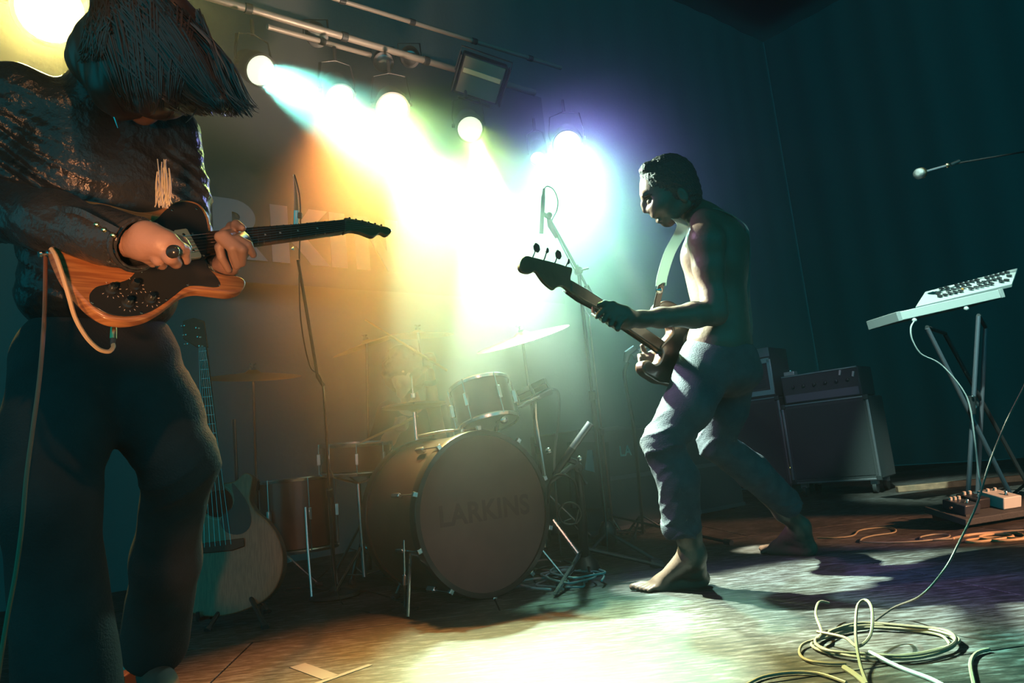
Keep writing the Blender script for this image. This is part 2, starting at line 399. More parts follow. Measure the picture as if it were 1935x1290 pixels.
# ---------------------------------------------------------------- text helper
def words(name, txt, o, dx, up, size, m, parent=None, bold=.02, depth=.002, sx=1.0, align='LEFT'):
    cu = bpy.data.curves.new(name, 'FONT'); cu.body = txt; cu.size = 1; cu.offset = bold; cu.align_x = align; cu.space_character = 1.05
    ob = bpy.data.objects.new('tmp', cu); COL.objects.link(ob); dg = bpy.context.evaluated_depsgraph_get()
    me = bpy.data.meshes.new_from_object(ob.evaluated_get(dg)); bpy.data.objects.remove(ob)
    dx = dx.normalized(); up = (up-dx*up.dot(dx)).normalized(); nn = dx.cross(up)
    org = ORG[parent.name] if parent else Vector()
    for v in me.vertices:
        q = v.co; v.co = o+dx*q.x*size*sx+up*q.y*size+nn*depth-org
    return link(name, me, m, parent)

# ---------------------------------------------------------------- banner on the back wall
ban = thing('banner', wO-wdir*1.6, 'large black banner with huge grey capital letters behind the drum kit', 'banner')
wB = wO+wnor*.02
bw_ = lambda x, y: W(x, y, wB, wnor)
tl = bw_(250, 330); zb0 = bw_(512, 495).z-.16; zt0 = bw_(505, 385).z+1.5
fabric = mat('banner_cloth', (.16, .17, .175), .9, bump=.1)
s0 = (bw_(120, 400)-wB).dot(wdir); s1 = (bw_(1060, 500)-wB).dot(wdir)
mb = MB(); n = 40; V = []
for i in range(n+1):
    q = wB+wdir*(s0+(s1-s0)*i/n)+wnor*.006*math.sin(i*.9)
    V += [Vector((q.x, q.y, zb0)), Vector((q.x, q.y, zt0))]
mb.add(V, [(2*i, 2*i+2, 2*i+3, 2*i+1) for i in range(n)]).build('banner_cloth', fabric, ban, sharp=0)
grey = mat('banner_print', (.60, .50, .52), .85)
def glyph(name, x0, strokes):      # strokes in letter units (height 1), pushed to the banner plane
    mb = MB()
    for st in strokes: mb.prism([wB+wdir*(x0+p[0]*LHt)+UPV*(zL+p[1]*LHt)+wnor*.02 for p in st], wnor*.003)
    mb.build(name, grey, ban, smooth=False)
zL = bw_(513, 496).z; LHt = bw_(507, 387).z-zL
sK = (bw_(513, 496)-wB).dot(wdir); sI = (bw_(625, 505)-wB).dot(wdir); sN = (bw_(672, 508)-wB).dot(wdir)
wst = .30
arcR = [(.30+.38*math.cos(t), .70+.30*math.sin(t)) for t in [PI/2-PI*i/12 for i in range(13)]]
inR = [(.30+.13*math.cos(t), .70+.085*math.sin(t)) for t in [PI/2-PI*i/8 for i in range(9)]]
def RR(x):
    glyph('letter_r', x, [[(0, 0), (wst, 0), (wst, 1), (0, 1)], [(wst-.01, 1)]+arcR[1:]+[(wst-.01, .40), (wst-.01, .60)]+inR[::-1]+[(wst-.01, .80)], [(.30, .42), (.50, .42), (.86, 0), (.52, 0), (.30, .33)]])
LA_ = (bw_(395, 480)-wB).dot(wdir)
RR(sK-.93*LHt); 
glyph('letter_k', sK, [[(0, 0), (wst, 0), (wst, 1), (0, 1)], [(wst, .42), (.68, 1), (1.02, 1), (.40, .30)], [(.44, .66), (1.02, 0), (.68, 0), (.29, .47)]])
glyph('letter_i', sI, [[(0, 0), (wst, 0), (wst, 1), (0, 1)]])
glyph('letter_n', sN, [[(0, 0), (.27, 0), (.27, 1), (0, 1)], [(.27, 1), (.27, .62), (.63, 0), (.63, .38)], [(.63, 0), (.90, 0), (.90, 1), (.63, 1)]])
glyph('letter_a', sK-2.02*LHt, [[(0, 0), (.30, 0), (.56, 1), (.34, 1)], [(.62, 0), (.92, 0), (.58, 1), (.40, .78)], [(.22, .18), (.70, .18), (.66, .38), (.28, .38)]])

# ---------------------------------------------------------------- rig: pipes and lamps
pipe = mat('truss_metal', (.50, .43, .36), .45, .3)
def bar(x0, y0, d0, x1, y1, d1, r, lab):
    a = P(x0, y0, d0); b = P(x1, y1, d1); e = (b-a).normalized()
    t = thing('truss_pipe', (a+b)/2, lab, 'truss')
    MB().cyl(a, b, r, n=16).build('pipe', pipe, t)
    k = int((b-a).length/.55)
    for i in range(1, k+1):
        c = a.lerp(b, (i-.4)/(k+.2)); MB().cyl(c-e*.022, c+e*.022, r*1.35, n=16).build('clamp', blk, t, bevel=.003)
    return t
bar(345, -20, 4.35, 1010, 175, 6.0, .024, 'long pale metal pipe running above the lit stage lamps')
bar(505, 50, 4.6, 700, 104, 5.2, .017, 'short pipe hanging just under the long metal pipe, above the leftmost blue lamp')
bar(560, -25, 4.9, 1060, 128, 6.2, .017, 'upper thin metal pipe crossing above the square floodlight')
fix = mat('fixture_black', (.04, .04, .045), .45, .2)
def lamp(px, py, d, t, r, colr, stren, lab, hang=.22, grp=None):
    c = P(px, py, d); dr = (P(*t)-c).normalized(); rt = thing('stage_lamp', c-dr*.02, lab, 'lamp', grp)
    MB().lathe(c-dr*.03, -dr, [(r*1.0, .03), (r*1.0, -.05), (r*1.12, -.05), (r*1.14, .0), (r*1.12, .06), (r*.95, .10), (r*.9, .20), (r*.6, .26), (r*.3, .28)], 28).build('lamp_body', fix, rt)
    MB().lathe(c-dr*.0, dr, [(r*.98, -.028), (r*.98, .0), (r*.6, .012), (r*.1, .016)], 28).build('lens', mat('lens_'+lab[:6], (1, 1, 1), .2, emit=colr, estr=stren), rt)
    sd = dr.cross(UPV).normalized(); pv = c-dr*.10
    pts = [pv+sd*r*1.2, pv+sd*r*1.3+UPV*.06, pv+sd*r*1.1+UPV*(r+.10), pv+UPV*(r+.13), pv-sd*r*1.1+UPV*(r+.10), pv-sd*r*1.3+UPV*.06, pv-sd*r*1.2]
    MB().ribbon(pts, .03, .005, dr).build('yoke', fix, rt)
    MB().cyl(pv+UPV*(r+.12), pv+UPV*(r+hang), .012).build('hanging_rod', fix, rt)
    for s_ in (-1, 1): MB().cyl(pv+sd*r*1.0*s_, pv+sd*r*1.38*s_, .014, n=10).build('yoke_knob', fix, rt)
    return rt
ls_ = {'a': ('leftmost lit stage lamp, throwing a pale blue beam to the right', (.6, 1, .85)), 'b': ('second lit stage lamp from the left in the row over the drums', (1, 1, .55)), 'c': ('brightest lamp in the middle of the row, lost in yellow haze', (1, 1, .6)),
       'd': ('lit stage lamp under the square floodlight', (1, 1, .6)), 'e': ('large lit stage lamp in the right-hand mint green glow', (.9, 1, .7)), 'f': ('small lit lamp just left of the large lamp in the mint glow', (.9, 1, .7))}
for (k, px, py, d, t, r, c) in LAMPS: lamp(px, py, d, t, r, (.88, 1, .70), 1.3, ls_[k][0])
lamp(95, 20, 3.6, (200, 60, 1.5), .15, (.95, 1, .62), 1.2, 'big warm lamp at the upper left behind the long-haired guitar player', .4)
# dark lamps, unlit
for (px, py, d, t, lab) in ((600, 70, 4.9, (700, 300, 3.5), 'unlit black lamp hanging from the short pipe'), (725, 118, 5.2, (760, 400, 3), 'unlit lamp with a shiny rim just above the brightest lamp'), (775, 110, 5.4, (820, 400, 3), 'unlit lamp between the brightest lamp and the square floodlight')):
    c = P(px, py, d); dr = (P(*t)-c).normalized(); rt = thing('stage_lamp', c, lab, 'lamp')
    MB().lathe(c, -dr, [(.07, 0), (.075, .02), (.07, .10), (.05, .2), (.03, .22)], 24).build('lamp_body', fix, rt)
    MB().lathe(c, dr, [(.066, -.01), (.05, .002), (.01, .006)], 24).build('lens', mat('glass_dark', (.4, .4, .4), .1, .6), rt)
    MB().ribbon([c-dr*.08+CR*.085, c-dr*.08+CR*.08+UPV*.10, c-dr*.08-CR*.08+UPV*.10, c-dr*.08-CR*.085], .025, .005, dr).build('yoke', fix, rt)
# square floodlight
fc = P(908, 150, 5.3); fn = (P(1000, 700, 2)-fc).normalized(); fr_ = (CR*.93-CU*.36); fr_ = (fr_-fn*fr_.dot(fn)).normalized(); fu = fr_.cross(fn)*-1
if fu.z < 0: fu = -fu
ft = thing('floodlight', fc, 'square unlit floodlight with a pale glass hanging right of the brightest lamp', 'floodlight')
MB().box(fc-fn*.05, fr_, fu, fn, .165, .14, .06).build('housing', fix, ft, bevel=.012)
MB().box(fc+fn*.012, fr_, fu, fn, .15, .125, .004).build('glass', mat('flood_glass', (.55, .45, .30), .35), ft, bevel=.004)
MB().box(fc+fn*.018+fu*.03, fr_, fu, fn, .14, .018, .004).build('tube_reflector', mat('reflector', (.8, .7, .5), .3, .5), ft, bevel=.002)
for s_ in (-1, 1): MB().box(fc+fr_*.18*s_, fr_, fu, fn, .004, .13, .07).build('side_flap', fix, ft)
MB().ribbon([fc+fr_*.19-fn*.05, fc+fr_*.19+fu*.17-fn*.05, fc-fr_*.19+fu*.17-fn*.05, fc-fr_*.19-fn*.05], .03, .006, fn).build('yoke', fix, ft)
MB().box(fc-fu*.16+fn*.02, fr_, fu, fn, .12, .004, .03).build('lower_flap', fix, ft)
# ---------------------------------------------------------------- drum kit
shellm = mat('drum_shell', (.14, .07, .05), .35, coat=.4, var=.2)
hoopm = mat('drum_hoop', (.05, .035, .03), .35, coat=.3)
skinm = mat('drum_head_dark', (.20, .12, .10), .5, var=.15)
white_head = mat('coated_head', (.55, .5, .42), .6)
bronze = mat('bronze', (.62, .42, .18), .28, 1, bump=.1, bscale=90)
chromed = mat('chrome_dull', (.7, .7, .7), .25, 1)
hn = Vector((.62, -.785, 0)).normalized(); hcn = P(917, 966, 3.1); Rk = .343; hcn.z = Rk+.004
hx = UPV.cross(hn)*1.0
kd = thing('bass_drum', (hcn.x-hn.x*.2, hcn.y-hn.y*.2, 0), 'big dark bass drum with faint lettering on its front head', 'drum')
MB().lathe(hcn, -hn, [(Rk-.012, .02), (Rk-.012, .45), (Rk-.03, .45), (Rk-.03, .02)], 64, True).build('shell', shellm, kd)
for h in (0, .43):
    MB().lathe(hcn-hn*h, -hn, [(Rk-.022, -.012), (Rk-.002, -.012), (Rk, -.008), (Rk, .032), (Rk-.004, .036), (Rk-.022, .036)], 64, True).build('hoop', hoopm, kd)
hd_ = MB().lathe(hcn, -hn, [(Rk-.02, -.002), (Rk-.02, .004)], 64).build('front_head', skinm, kd)
MB().lathe(hcn-hn*.455, -hn, [(Rk-.02, 0), (Rk-.02, .006)], 64).build('rear_head', white_head, kd)
words('head_lettering', 'LARKINS', hcn+hn*.003-UPV*.03, hx, UPV, .115, mat('head_ink', (.135, .075, .06), .55), hd_, bold=.03, align='CENTER')
for i in range(10):
    w = 2*PI*(i+.5)/10; d = hx*math.cos(w)+UPV*math.sin(w); c = hcn+d*(Rk+.006)
    l = MB().box(c-hn*.14, hn, d, hn.cross(d), .03, .012, .009).build('lug', chromed, kd, bevel=.004)
    MB().cyl(c-hn*.11+d*.004, c+hn*.012+d*.004, .003, n=8).build('tension_rod', chromed, l)
    MB().box(c+hn*.008+d*.002, d, hn, hn.cross(d), .010, .008, .010).build('claw', chromed, l, bevel=.002)
for s_ in (-1, 1):
    a = hcn-hn*.12+hx*s_*.30-UPV*.12; MB().tube([a, Vector((a.x+hx.x*s_*.10+hn.x*.12, a.y+hx.y*s_*.10+hn.y*.12, .006))], .007, 8).build('spur', chromed, kd)
def drum(nm, c, ax, R, h, lab, lugs=6, legs=False, headm=white_head, grp=None):
    ax = ax.normalized(); t = thing(nm, (c.x, c.y, 0) if legs else c-ax*h, lab, 'drum', grp)
    a = ax.orthogonal().normalized(); b = ax.cross(a)
    MB().lathe(c, -ax, [(R-.01, .01), (R-.01, h-.01), (R-.02, h-.01), (R-.02, .01)], 40, True).build('shell', shellm, t)
    for q in (0, h): MB().lathe(c-ax*q, -ax, [(R-.008, -.006), (R, -.006), (R+.003, 0), (R, .012), (R-.008, .012)], 40, True).build('rim', chromed, t)
    MB().lathe(c, -ax, [(R-.008, .004), (R-.008, .006)], 40).build('head', headm, t); MB().lathe(c-ax*h, -ax, [(R-.008, .002), (R-.008, .004)], 40).build('bottom_head', headm, t)
    for i in range(lugs):
        w = 2*PI*(i+.3)/lugs; d = a*math.cos(w)+b*math.sin(w)
        l = MB().box(c-ax*h*.5+d*(R+.004), ax, d, ax.cross(d), min(.03, h*.2), .010, .008).build('lug', chromed, t, bevel=.003)
        MB().cyl(c+d*(R+.004)+ax*.006, c-ax*(h+.004)+d*(R+.004), .0025, n=6).build('tension_rod', chromed, l)
    if legs:
        for i in range(3):
            w = 2*PI*(i+.1)/3; d = a*math.cos(w)+b*math.sin(w); p = c+d*(R+.012)-ax*h*.4
            MB().tube([p, p-UPV*(h*.5), Vector((p.x+d.x*.03, p.y+d.y*.03, .006))], .006, 8).build('leg', chromed, t)
    return t
tax = Vector((-.16, .22, 1)).normalized()
tom = drum('rack_tom', P(905, 728, 3.42), tax, .142, .185, 'rack tom with chrome hardware mounted over the bass drum', 6)
tp = P(905, 728, 3.42)-tax*.12
MB().tube([tp+hn*.13, P(935, 820, 3.42), P(935, 835, 3.44)], .010, 8).build('mounting_arm', chromed, tom)
MB().ball(P(952, 793, 3.24), .018, 10).build('wing_bolt', chromed, tom)
MB().tube(smoothline([P(790, 824, 3.3), P(845, 814, 3.3), P(905, 812, 3.32), P(940, 822, 3.36)], 4), .006, 8).build('tom_rail', chromed, tom)
drum('snare_drum', P(672, 838, 3.75), Vector((.05, -.06, 1)), .178, .14, 'snare drum with a bright chrome rim left of the bass drum', 8)
drum('floor_tom', P(560, 905, 3.75), Vector((0, 0, 1)), .19, .34, 'dark floor tom in the shade left of the bass drum', 6, True)
snare_c = P(672, 838, 3.75)
def tripod(t, base, R, hub, n=3, a0=0, m=None, foot=True, r=.008):
    m = m or chromed; base = Vector((base.x, base.y, 0))
    for i in range(n):
        w = a0+2*PI*i/n; d = Vector((math.cos(w), math.sin(w), 0)); e = base+d*R+UPV*.012
        lg = MB().tube([base+UPV*hub+d*.015, e], r, 8).build('leg', m, t)
        if foot: MB().tube([e-d*.02+UPV*.004, e+d*.018-UPV*.003], r*1.6, 8).build('rubber_foot', blk, lg)
        MB().tube([base+UPV*hub*.35+d*.01, base+d*R*.55+UPV*(hub*.45)], r*.5, 6).build('leg_brace', m, t)
def stand(nm, base, top, lab, cat, r=.011, R=.3, hub=.32, a0=.4, m=None, extra=None, grp=None):
    t = thing(nm, (base.x, base.y, 0), lab, cat, grp); m = m or chromed; b = Vector((base.x, base.y, .03))
    mid = b.lerp(top, .5); MB().tube([b, mid], r, 12).build('lower_tube', m, t)
    MB().tube([mid, top], r*.68, 12).build('upper_tube', m, t)
    e = (top-b).normalized(); MB().cyl(mid-e*.025, mid+e*.03, r*1.5, n=14).build('clutch', blk if m is not blk else m, t, bevel=.003)
    tripod(t, b, R, hub, 3, a0, m); return t
def disc(c, ax, R, bell, dish=.12):
    ax = ax.normalized(); pr = [(.004, R*.16), (bell*.5, R*.155), (bell, R*.09), (bell*1.15, R*.085), (R*.6, R*.045), (R*.98, 0), (R, -.001), (R*.98, -.0015), (R*.6, R*.043), (bell, R*.083), (.004, R*.15)]
    return MB().lathe(c, ax, pr, 56)
def cymbal(c, ax, R, base, lab, clab, st=True):
    t = thing('cymbal', c, lab, 'cymbal'); disc(c, ax, R, R*.18).build('bronze_disc', bronze, t)
    MB().lathe(c+ax.normalized()*R*.15, ax, [(.014, 0), (.014, .012), (.006, .014), (.006, .03)], 14).build('felt', mat('felt', (.3, .28, .25), .9), t)
    MB().tube([c+ax.normalized()*(R*.15+.03)+CR*.016, c+ax.normalized()*(R*.15+.022), c+ax.normalized()*(R*.15+.03)-CR*.016], .004, 6).build('wing_nut', chromed, t)
    if base is not None: stand('cymbal_stand', base, c+ax.normalized()*R*.1, clab, 'cymbal stand')
    return t
cymbal(P(988, 640, 3.75), Vector((-.20, -.24, 1)), .245, G(1040, 1030), 'thin wide crash cymbal glowing pale in the mint haze', 'chrome stand under the pale crash cymbal right of the rack tom')
cymbal(P(695, 652, 3.9), Vector((-.25, -.16, 1)), .19, G(700, 1085), 'small tilted cymbal in yellow haze left of the drummer', 'stand of the small tilted cymbal left of the drummer')
cymbal(P(790, 634, 4.1), Vector((.05, -.08, 1)), .20, G(850, 1060), 'dim cymbal hanging in the haze above the drummer\'s head', 'stand rising behind the rack tom to the dim cymbal')
cymbal(P(478, 712, 3.5), Vector((.10, -.20, 1)), .22, G(490, 1125), 'dark cymbal in the shade behind the acoustic guitar neck', 'chrome stand holding the dark cymbal at the left')
# hi-hat
hh = thing('hi_hat', G(770, 1120), 'pair of hi-hat cymbals on a rod between snare and rack tom', 'hi-hat'); hhc = P(782, 764, 3.6)
disc(hhc, UPV, .155, .028).build('top_cymbal', bronze, hh); disc(hhc-UPV*.012, -UPV, .155, .028).build('bottom_cymbal', bronze, hh)
MB().cyl(hhc-UPV*.10, hhc+UPV*.14, .004).build('rod', chromed, hh); hb = Vector((hhc.x, hhc.y, 0)); MB().cyl(hb+UPV*.05, hhc-UPV*.02, .010).build('stand_tube', chromed, hh); tripod(hh, hb, .24, .25)
MB().cyl(hhc+UPV*.03, hhc+UPV*.055, .014).build('clutch', chromed, hh, bevel=.002)
# snare stand
sb = thing('snare_stand', (snare_c.x, snare_c.y, 0), 'low chrome stand holding the snare drum', 'drum stand'); sb0 = Vector((snare_c.x, snare_c.y, 0))
MB().cyl(sb0+UPV*.06, Vector((snare_c.x, snare_c.y, snare_c.z-.20)), .012).build('stand_tube', chromed, sb); tripod(sb, sb0, .22, .2)
for i in range(3):
    w = 2*PI*i/3; MB().tube([Vector((snare_c.x, snare_c.y, snare_c.z-.20)), Vector((snare_c.x+.17*math.cos(w), snare_c.y+.17*math.sin(w), snare_c.z-.155)), Vector((snare_c.x+.185*math.cos(w), snare_c.y+.185*math.sin(w), snare_c.z-.12))], .006, 6).build('basket_arm', chromed, sb)
# drum pad module on its own stand
pm = thing('percussion_pad', P(1008, 742, 3.55), 'pale slab-shaped percussion pad right of the rack tom', 'drum pad'); pc = P(1008, 742, 3.55)
pr_ = (CR*.9+CU*.42).normalized(); pn_ = (UPV*.8-CF*.5); pn_ = (pn_-pr_*pn_.dot(pr_)).normalized(); pu_ = pn_.cross(pr_)
MB().box(pc, pr_, pu_, pn_, .085, .06, .016).build('pad_body', mat('pad_grey', (.45, .45, .42), .4), pm, bevel=.006)
for i in range(2):
    for k in range(2): MB().box(pc+pn_*.018+pr_*(.04-.08*i)+pu_*(.027-.054*k), pr_, pu_, pn_, .034, .023, .004).build('rubber_pad', mat('rubber', (.06, .06, .06), .6), pm, bevel=.003)
MB().box(P(998, 757, 3.5), pr_, pu_, pn_, .06, .012, .008).build('bracket', chromed, pm, bevel=.003)
MB().tube([pc-pn_*.02, P(1012, 790, 3.5), P(1030, 905, 3.5)], .009, 8).build('post', chromed, pm)
MB().ball(P(1036, 852, 3.42), .016, 8).build('wing_bolt', chromed, pm)
MB().tube(smoothline([P(1036, 738, 3.55), P(1046, 735, 3.5), P(1056, 745, 3.5), P(1056, 790, 3.5), P(1048, 860, 3.5), P(1050, 930, 3.5), Vector(G(1060, 1050))+UPV*.006], 5), .006, 6).build('cable', mat('cable_grey', (.4, .4, .38), .6), pm)

# ---------------------------------------------------------------- drummer
dp = thing('person', G(775, 1075), 'drummer half lost in yellow haze behind the kit with one fist raised', 'person')
ds = SDF(); D = lambda x, y, d=4.25: P(x, y, d); DA = (Vector((.2, -.98, 0)), UPV.cross(Vector((.2, -.98, 0))), UPV)
ds.ell(D(780, 815), (.11, .17, .16), DA, .05); ds.ell(D(782, 900), (.12, .16, .16), DA, .05); ds.ell(D(783, 960), (.14, .18, .10), DA, .05)
dh = D(762, 705, 4.05); ds.cone(D(778, 765), dh, .055, .05, .04); ds.ell(dh, (.095, .077, .105), DA, .02)
dhf = Vector((-.2, -.8, -.5)).normalized(); ds.cone(dh+dhf*.095, dh+dhf*.10-UPV*.02, .010, .013, .01); ds.cone(dh+dhf*.05-UPV*.08, dh+dhf*.06-UPV*.085, .03, .026, .03)
for s_ in (-1, 1): ds.ell(dh+DA[1]*.077*s_, (.02, .01, .03), DA, .006); ds.ell(dh+dhf*.09+DA[1]*.03*s_+UPV*.01, (.012, .014, .010), DA, .006, -1)
ds.chain([D(826, 778), D(838, 860, 4.1), D(818, 765, 3.95), D(812, 705, 3.92)], [.052, .042, .036, .027], .025)
ds.chain([D(735, 778), D(712, 865, 4.1), D(735, 830, 3.85), D(752, 808, 3.8)], [.052, .042, .034, .026], .025)
def fist(s, c, k=1):
    s.ell(c, (.033, .036, .042), DA, .015)
    for i in range(4): q = c-CF*.028+CU*(.027-.018*i)-CR*.004; s.cone(q-CR*.024, q+CR*.02, .0105, .0105, .004)
    s.cone(c-CF*.03+CU*.03+CR*.02, c-CF*.044-CR*.006+CU*.012, .011, .010, .004)
fist(ds, D(812, 680, 3.92)); fist(ds, D(760, 800, 3.79))
ds.chain([D(760, 965), P(722, 930, 3.75), P(735, 1055, 3.85)], [.085, .06, .04], .04); ds.chain([D(806, 965), P(858, 930, 3.85), P(842, 1050, 3.9)], [.085, .06, .04], .04)
ds.build('body', .008, skin2, dp)
dt = SDF(); dt.ell(D(780, 820), (.13, .19, .17), DA, .05); dt.ell(D(782, 900), (.14, .18, .17), DA, .05)
dt.chain([D(826, 778), D(835, 830, 4.15)], [.07, .065], .03); dt.chain([D(735, 778), D(718, 835, 4.15)], [.07, .065], .03)
dt.cut(D(778, 745, 4.2), D(776, 770, 4.22), .06, .06, .01)
dt.build('t_shirt', .009, mat('tee_dark', (.07, .06, .06), .9), dp, lambda x, y, z: .004*wave(x, y, z, 20, 5))
dj = SDF(); dj.ell(D(783, 965), (.16, .19, .10), DA, .05); dj.chain([D(760, 965), P(722, 930, 3.75), P(734, 1045, 3.85)], [.10, .075, .06], .04); dj.chain([D(806, 965), P(858, 930, 3.85), P(842, 1040, 3.9)], [.10, .075, .06], .04)
dj.build('trousers', .009, mat('dark_trousers', (.05, .05, .06), .9), dp)
dhr = SDF(); dhr.ell(dh+UPV*.03-dhf*.02, (.125, .115, .115), DA, .03); dhr.ell(dh-UPV*.03-dhf*.04, (.10, .12, .10), DA, .03); dhr.cut(dh+dhf*.10-UPV*.04, dh+dhf*.14-UPV*.03, .07, .08, .02)
dhr.build('curly_hair', .007, mat('curly_brown', (.16, .09, .05), .6), dp, lambda x, y, z: .009*wave(x, y, z, 110, 8)+.004*wave(x, y, z, 220, 9), relax=0)
ring(D(813, 722, 3.925), D(812, 705, 3.92)-D(818, 765, 3.95), .030, .03, .004, 24).build('wristband', blk, dp)
ps = thing('drumstick', D(812, 680, 3.88), 'drumstick in the raised fist of the drummer', 'drumstick'); MB().tube([D(845, 700, 3.88), D(812, 680, 3.875), D(700, 610, 3.85), D(690, 604, 3.85)], [.007, .007, .005, .004], 8).build('stick', mat('hickory', (.6, .45, .25), .5), ps)
ps = thing('drumstick', D(760, 800, 3.75), 'drumstick in the drummer\'s lower hand over the snare', 'drumstick'); MB().tube([D(790, 785, 3.76), D(760, 800, 3.75), D(690, 832, 3.72), D(680, 836, 3.72)], [.007, .007, .005, .004], 8).build('stick', mat('hickory', (.6, .45, .25), .5), ps)
stl = thing('drum_stool', G(783, 1075), 'round stool under the drummer behind the kit', 'stool'); sc_ = D(783, 1000); g_ = Vector((sc_.x, sc_.y, 0))
MB().lathe(Vector((sc_.x, sc_.y, sc_.z-.06)), UPV, [(.14, 0), (.16, .01), (.165, .05), (.15, .07), (.05, .075)], 28).build('seat', blk, stl); MB().cyl(g_+UPV*.05, Vector((sc_.x, sc_.y, sc_.z-.05)), .016).build('post', chromed, stl); tripod(stl, g_, .26, .22)
# ---------------------------------------------------------------- the barefoot bass player
denim = mat('denim', (.15, .15, .17), .85, bump=.3, bscale=220, var=.25, vscale=14)
hairm = mat('dark_hair', (.065, .06, .058), .5, bump=.8, bscale=130)
bl = thing('person', G(1290, 1112), 'barefoot person without a shirt in rolled dark jeans playing the electric bass', 'person')
bd = 2.85
bf = Vector((-.86, .5, 0)).normalized(); bl_ = Vector((0, 0, 1)).cross(bf); UP = Vector((0, 0, 1))
FR = (bf, bl_, UP)
B = lambda x, y, d=0: P(x, y, bd+d)
s = SDF()
lean = (UP*.97+bf*.18).normalized(); LF = (bf*.97-UP*.18).normalized(); TA = (LF, bl_, lean)
s.ell(B(1352, 492), (.118, .165, .14), TA, .05)
s.ell(B(1362, 455), (.098, .185, .085), TA, .05)
s.ell(B(1358, 565), (.10, .142, .15), TA, .06)
s.ell(B(1362, 645), (.112, .155, .12), TA, .06)
s.ell(B(1338, 488)+bl_*.075, (.075, .08, .06), TA, .04); s.ell(B(1338, 488)-bl_*.075, (.075, .08, .06), TA, .04)
s.cone(B(1296, 392), B(1345, 430), .056, .068, .05)                     # neck
s.cone(B(1330, 415), B(1352, 436)+bl_*.15, .045, .05, .05); s.cone(B(1330, 415), B(1352, 436)-bl_*.15, .045, .05, .05)
sh = P(1334, 455, 2.67); el = P(1352, 592, 2.66); wr = P(1212, 603, 2.52)
s.ell(sh, (.06, .06, .072), TA, .04)
s.chain([sh, sh.lerp(el, .35)+bf*.004, sh.lerp(el, .8), el], [.056, .052, .041, .040], .03)
s.chain([el, el.lerp(wr, .3), wr.lerp(el, .25), wr], [.041, .044, .032, .027], .025)
# left hand closed on the neck of the bass
h0 = P(1180, 602, 2.47); hu_ = (P(1125, 578, 2.42)-P(1200, 606, 2.5)).normalized()
s.chain([wr, h0, P(1160, 597, 2.45)], [.027, .034, .032], .02)
s.cone(P(1178, 590, 2.455), P(1152, 582, 2.44), .024, .022, .015)
for i in range(4):
    kx = 1172-13*i; ky = 612-5.5*i
    a = P(kx, ky-4, 2.425); b = P(kx-5, ky+9-2*i, 2.40+.012); c = P(kx-12, ky+4-2*i, 2.45); d = P(kx-13, ky-12-i, 2.485)
    finger(s, [P(kx+10, ky-12, 2.43), a, b, c, d], .0105-.0006*i, .005)
finger(s, [P(1180, 588, 2.45), P(1158, 575, 2.43), P(1143, 573, 2.44), P(1132, 577, 2.45)], .0125, .006)
# right arm round the far side to the strings
sr = B(1360, 452)-bl_*.17; er = B(1372, 585)-bl_*.21; wr2 = B(1318, 655)-bl_*.04+bf*.17
s.ell(sr, (.06, .06, .072), TA, .04)
s.chain([sr, sr.lerp(er, .5), er], [.056, .047, .040], .03); s.chain([er, er.lerp(wr2, .35), wr2], [.041, .040, .026], .025)
hr = wr2+(wr2-er).normalized()*.06
s.chain([wr2, hr], [.028, .03], .02)
for i in range(4):
    a = hr+UP*(.02-.014*i)+bl_*.01; finger(s, [a, a+bl_*.03+bf*.01, a+bl_*.05-UP*.012, a+bl_*.052-UP*.03], .009, .005)
finger(s, [hr+UP*.01, hr+UP*.045+bl_*.01, hr+UP*.06+bl_*.025], .01, .006)
# head
hd = 2.80
hf = (-CR*.87-CU*.49+CF*.22).normalized(); hu = (-CR*.49+CU*.87).normalized(); hu = (hu-hf*hu.dot(hf)).normalized(); hl = hu.cross(hf)
HA = (hf, hl, hu)
H = lambda x, y, d=0: P(x, y, hd+d)
s.ell(H(1259, 349), (.101, .078, .098), HA, .02)
s.ell(H(1250, 381), (.064, .056, .072), HA, .03)
s.cone(H(1262, 412), H(1260, 417), .027, .022, .03)                        # chin
s.cone(H(1295, 385, -.05), H(1264, 414, -.015), .022, .016, .03); s.cone(H(1295, 385, .05), H(1266, 414, .015), .022, .016, .03)   # jaw
s.cone(H(1218, 369, -.03), H(1216, 366, .03), .013, .013, .012)             # brow ridge
s.chain([H(1216, 374), H(1216, 386), H(1219, 397)], [.008, .0095, .012], .010)   # nose
s.cone(H(1226, 398, -.013), H(1226, 398, .013), .008, .008, .006)
s.cone(H(1236, 407, -.022), H(1233, 408, .02), .008, .008, .006); s.cone(H(1246, 417, -.018), H(1243, 418, .018), .0085, .0085, .005)   # lips
s.ell(H(1246, 388, -.040), (.030, .020, .022), HA, .04)                      # cheekbone
s.ell(H(1224, 380, -.034), (.018, .016, .015), HA, .010, -1)                 # eye socket
s.ell(H(1228, 381, -.028), (.012, .012, .012), HA, .003)
s.ell(H(1290, 368, -.078), (.018, .009, .032), HA, .006); s.ell(H(1289, 367, -.087), (.009, .006, .018), HA, .004, -1)   # ear
s.ell(H(1290, 368, .078), (.018, .009, .032), HA, .006)
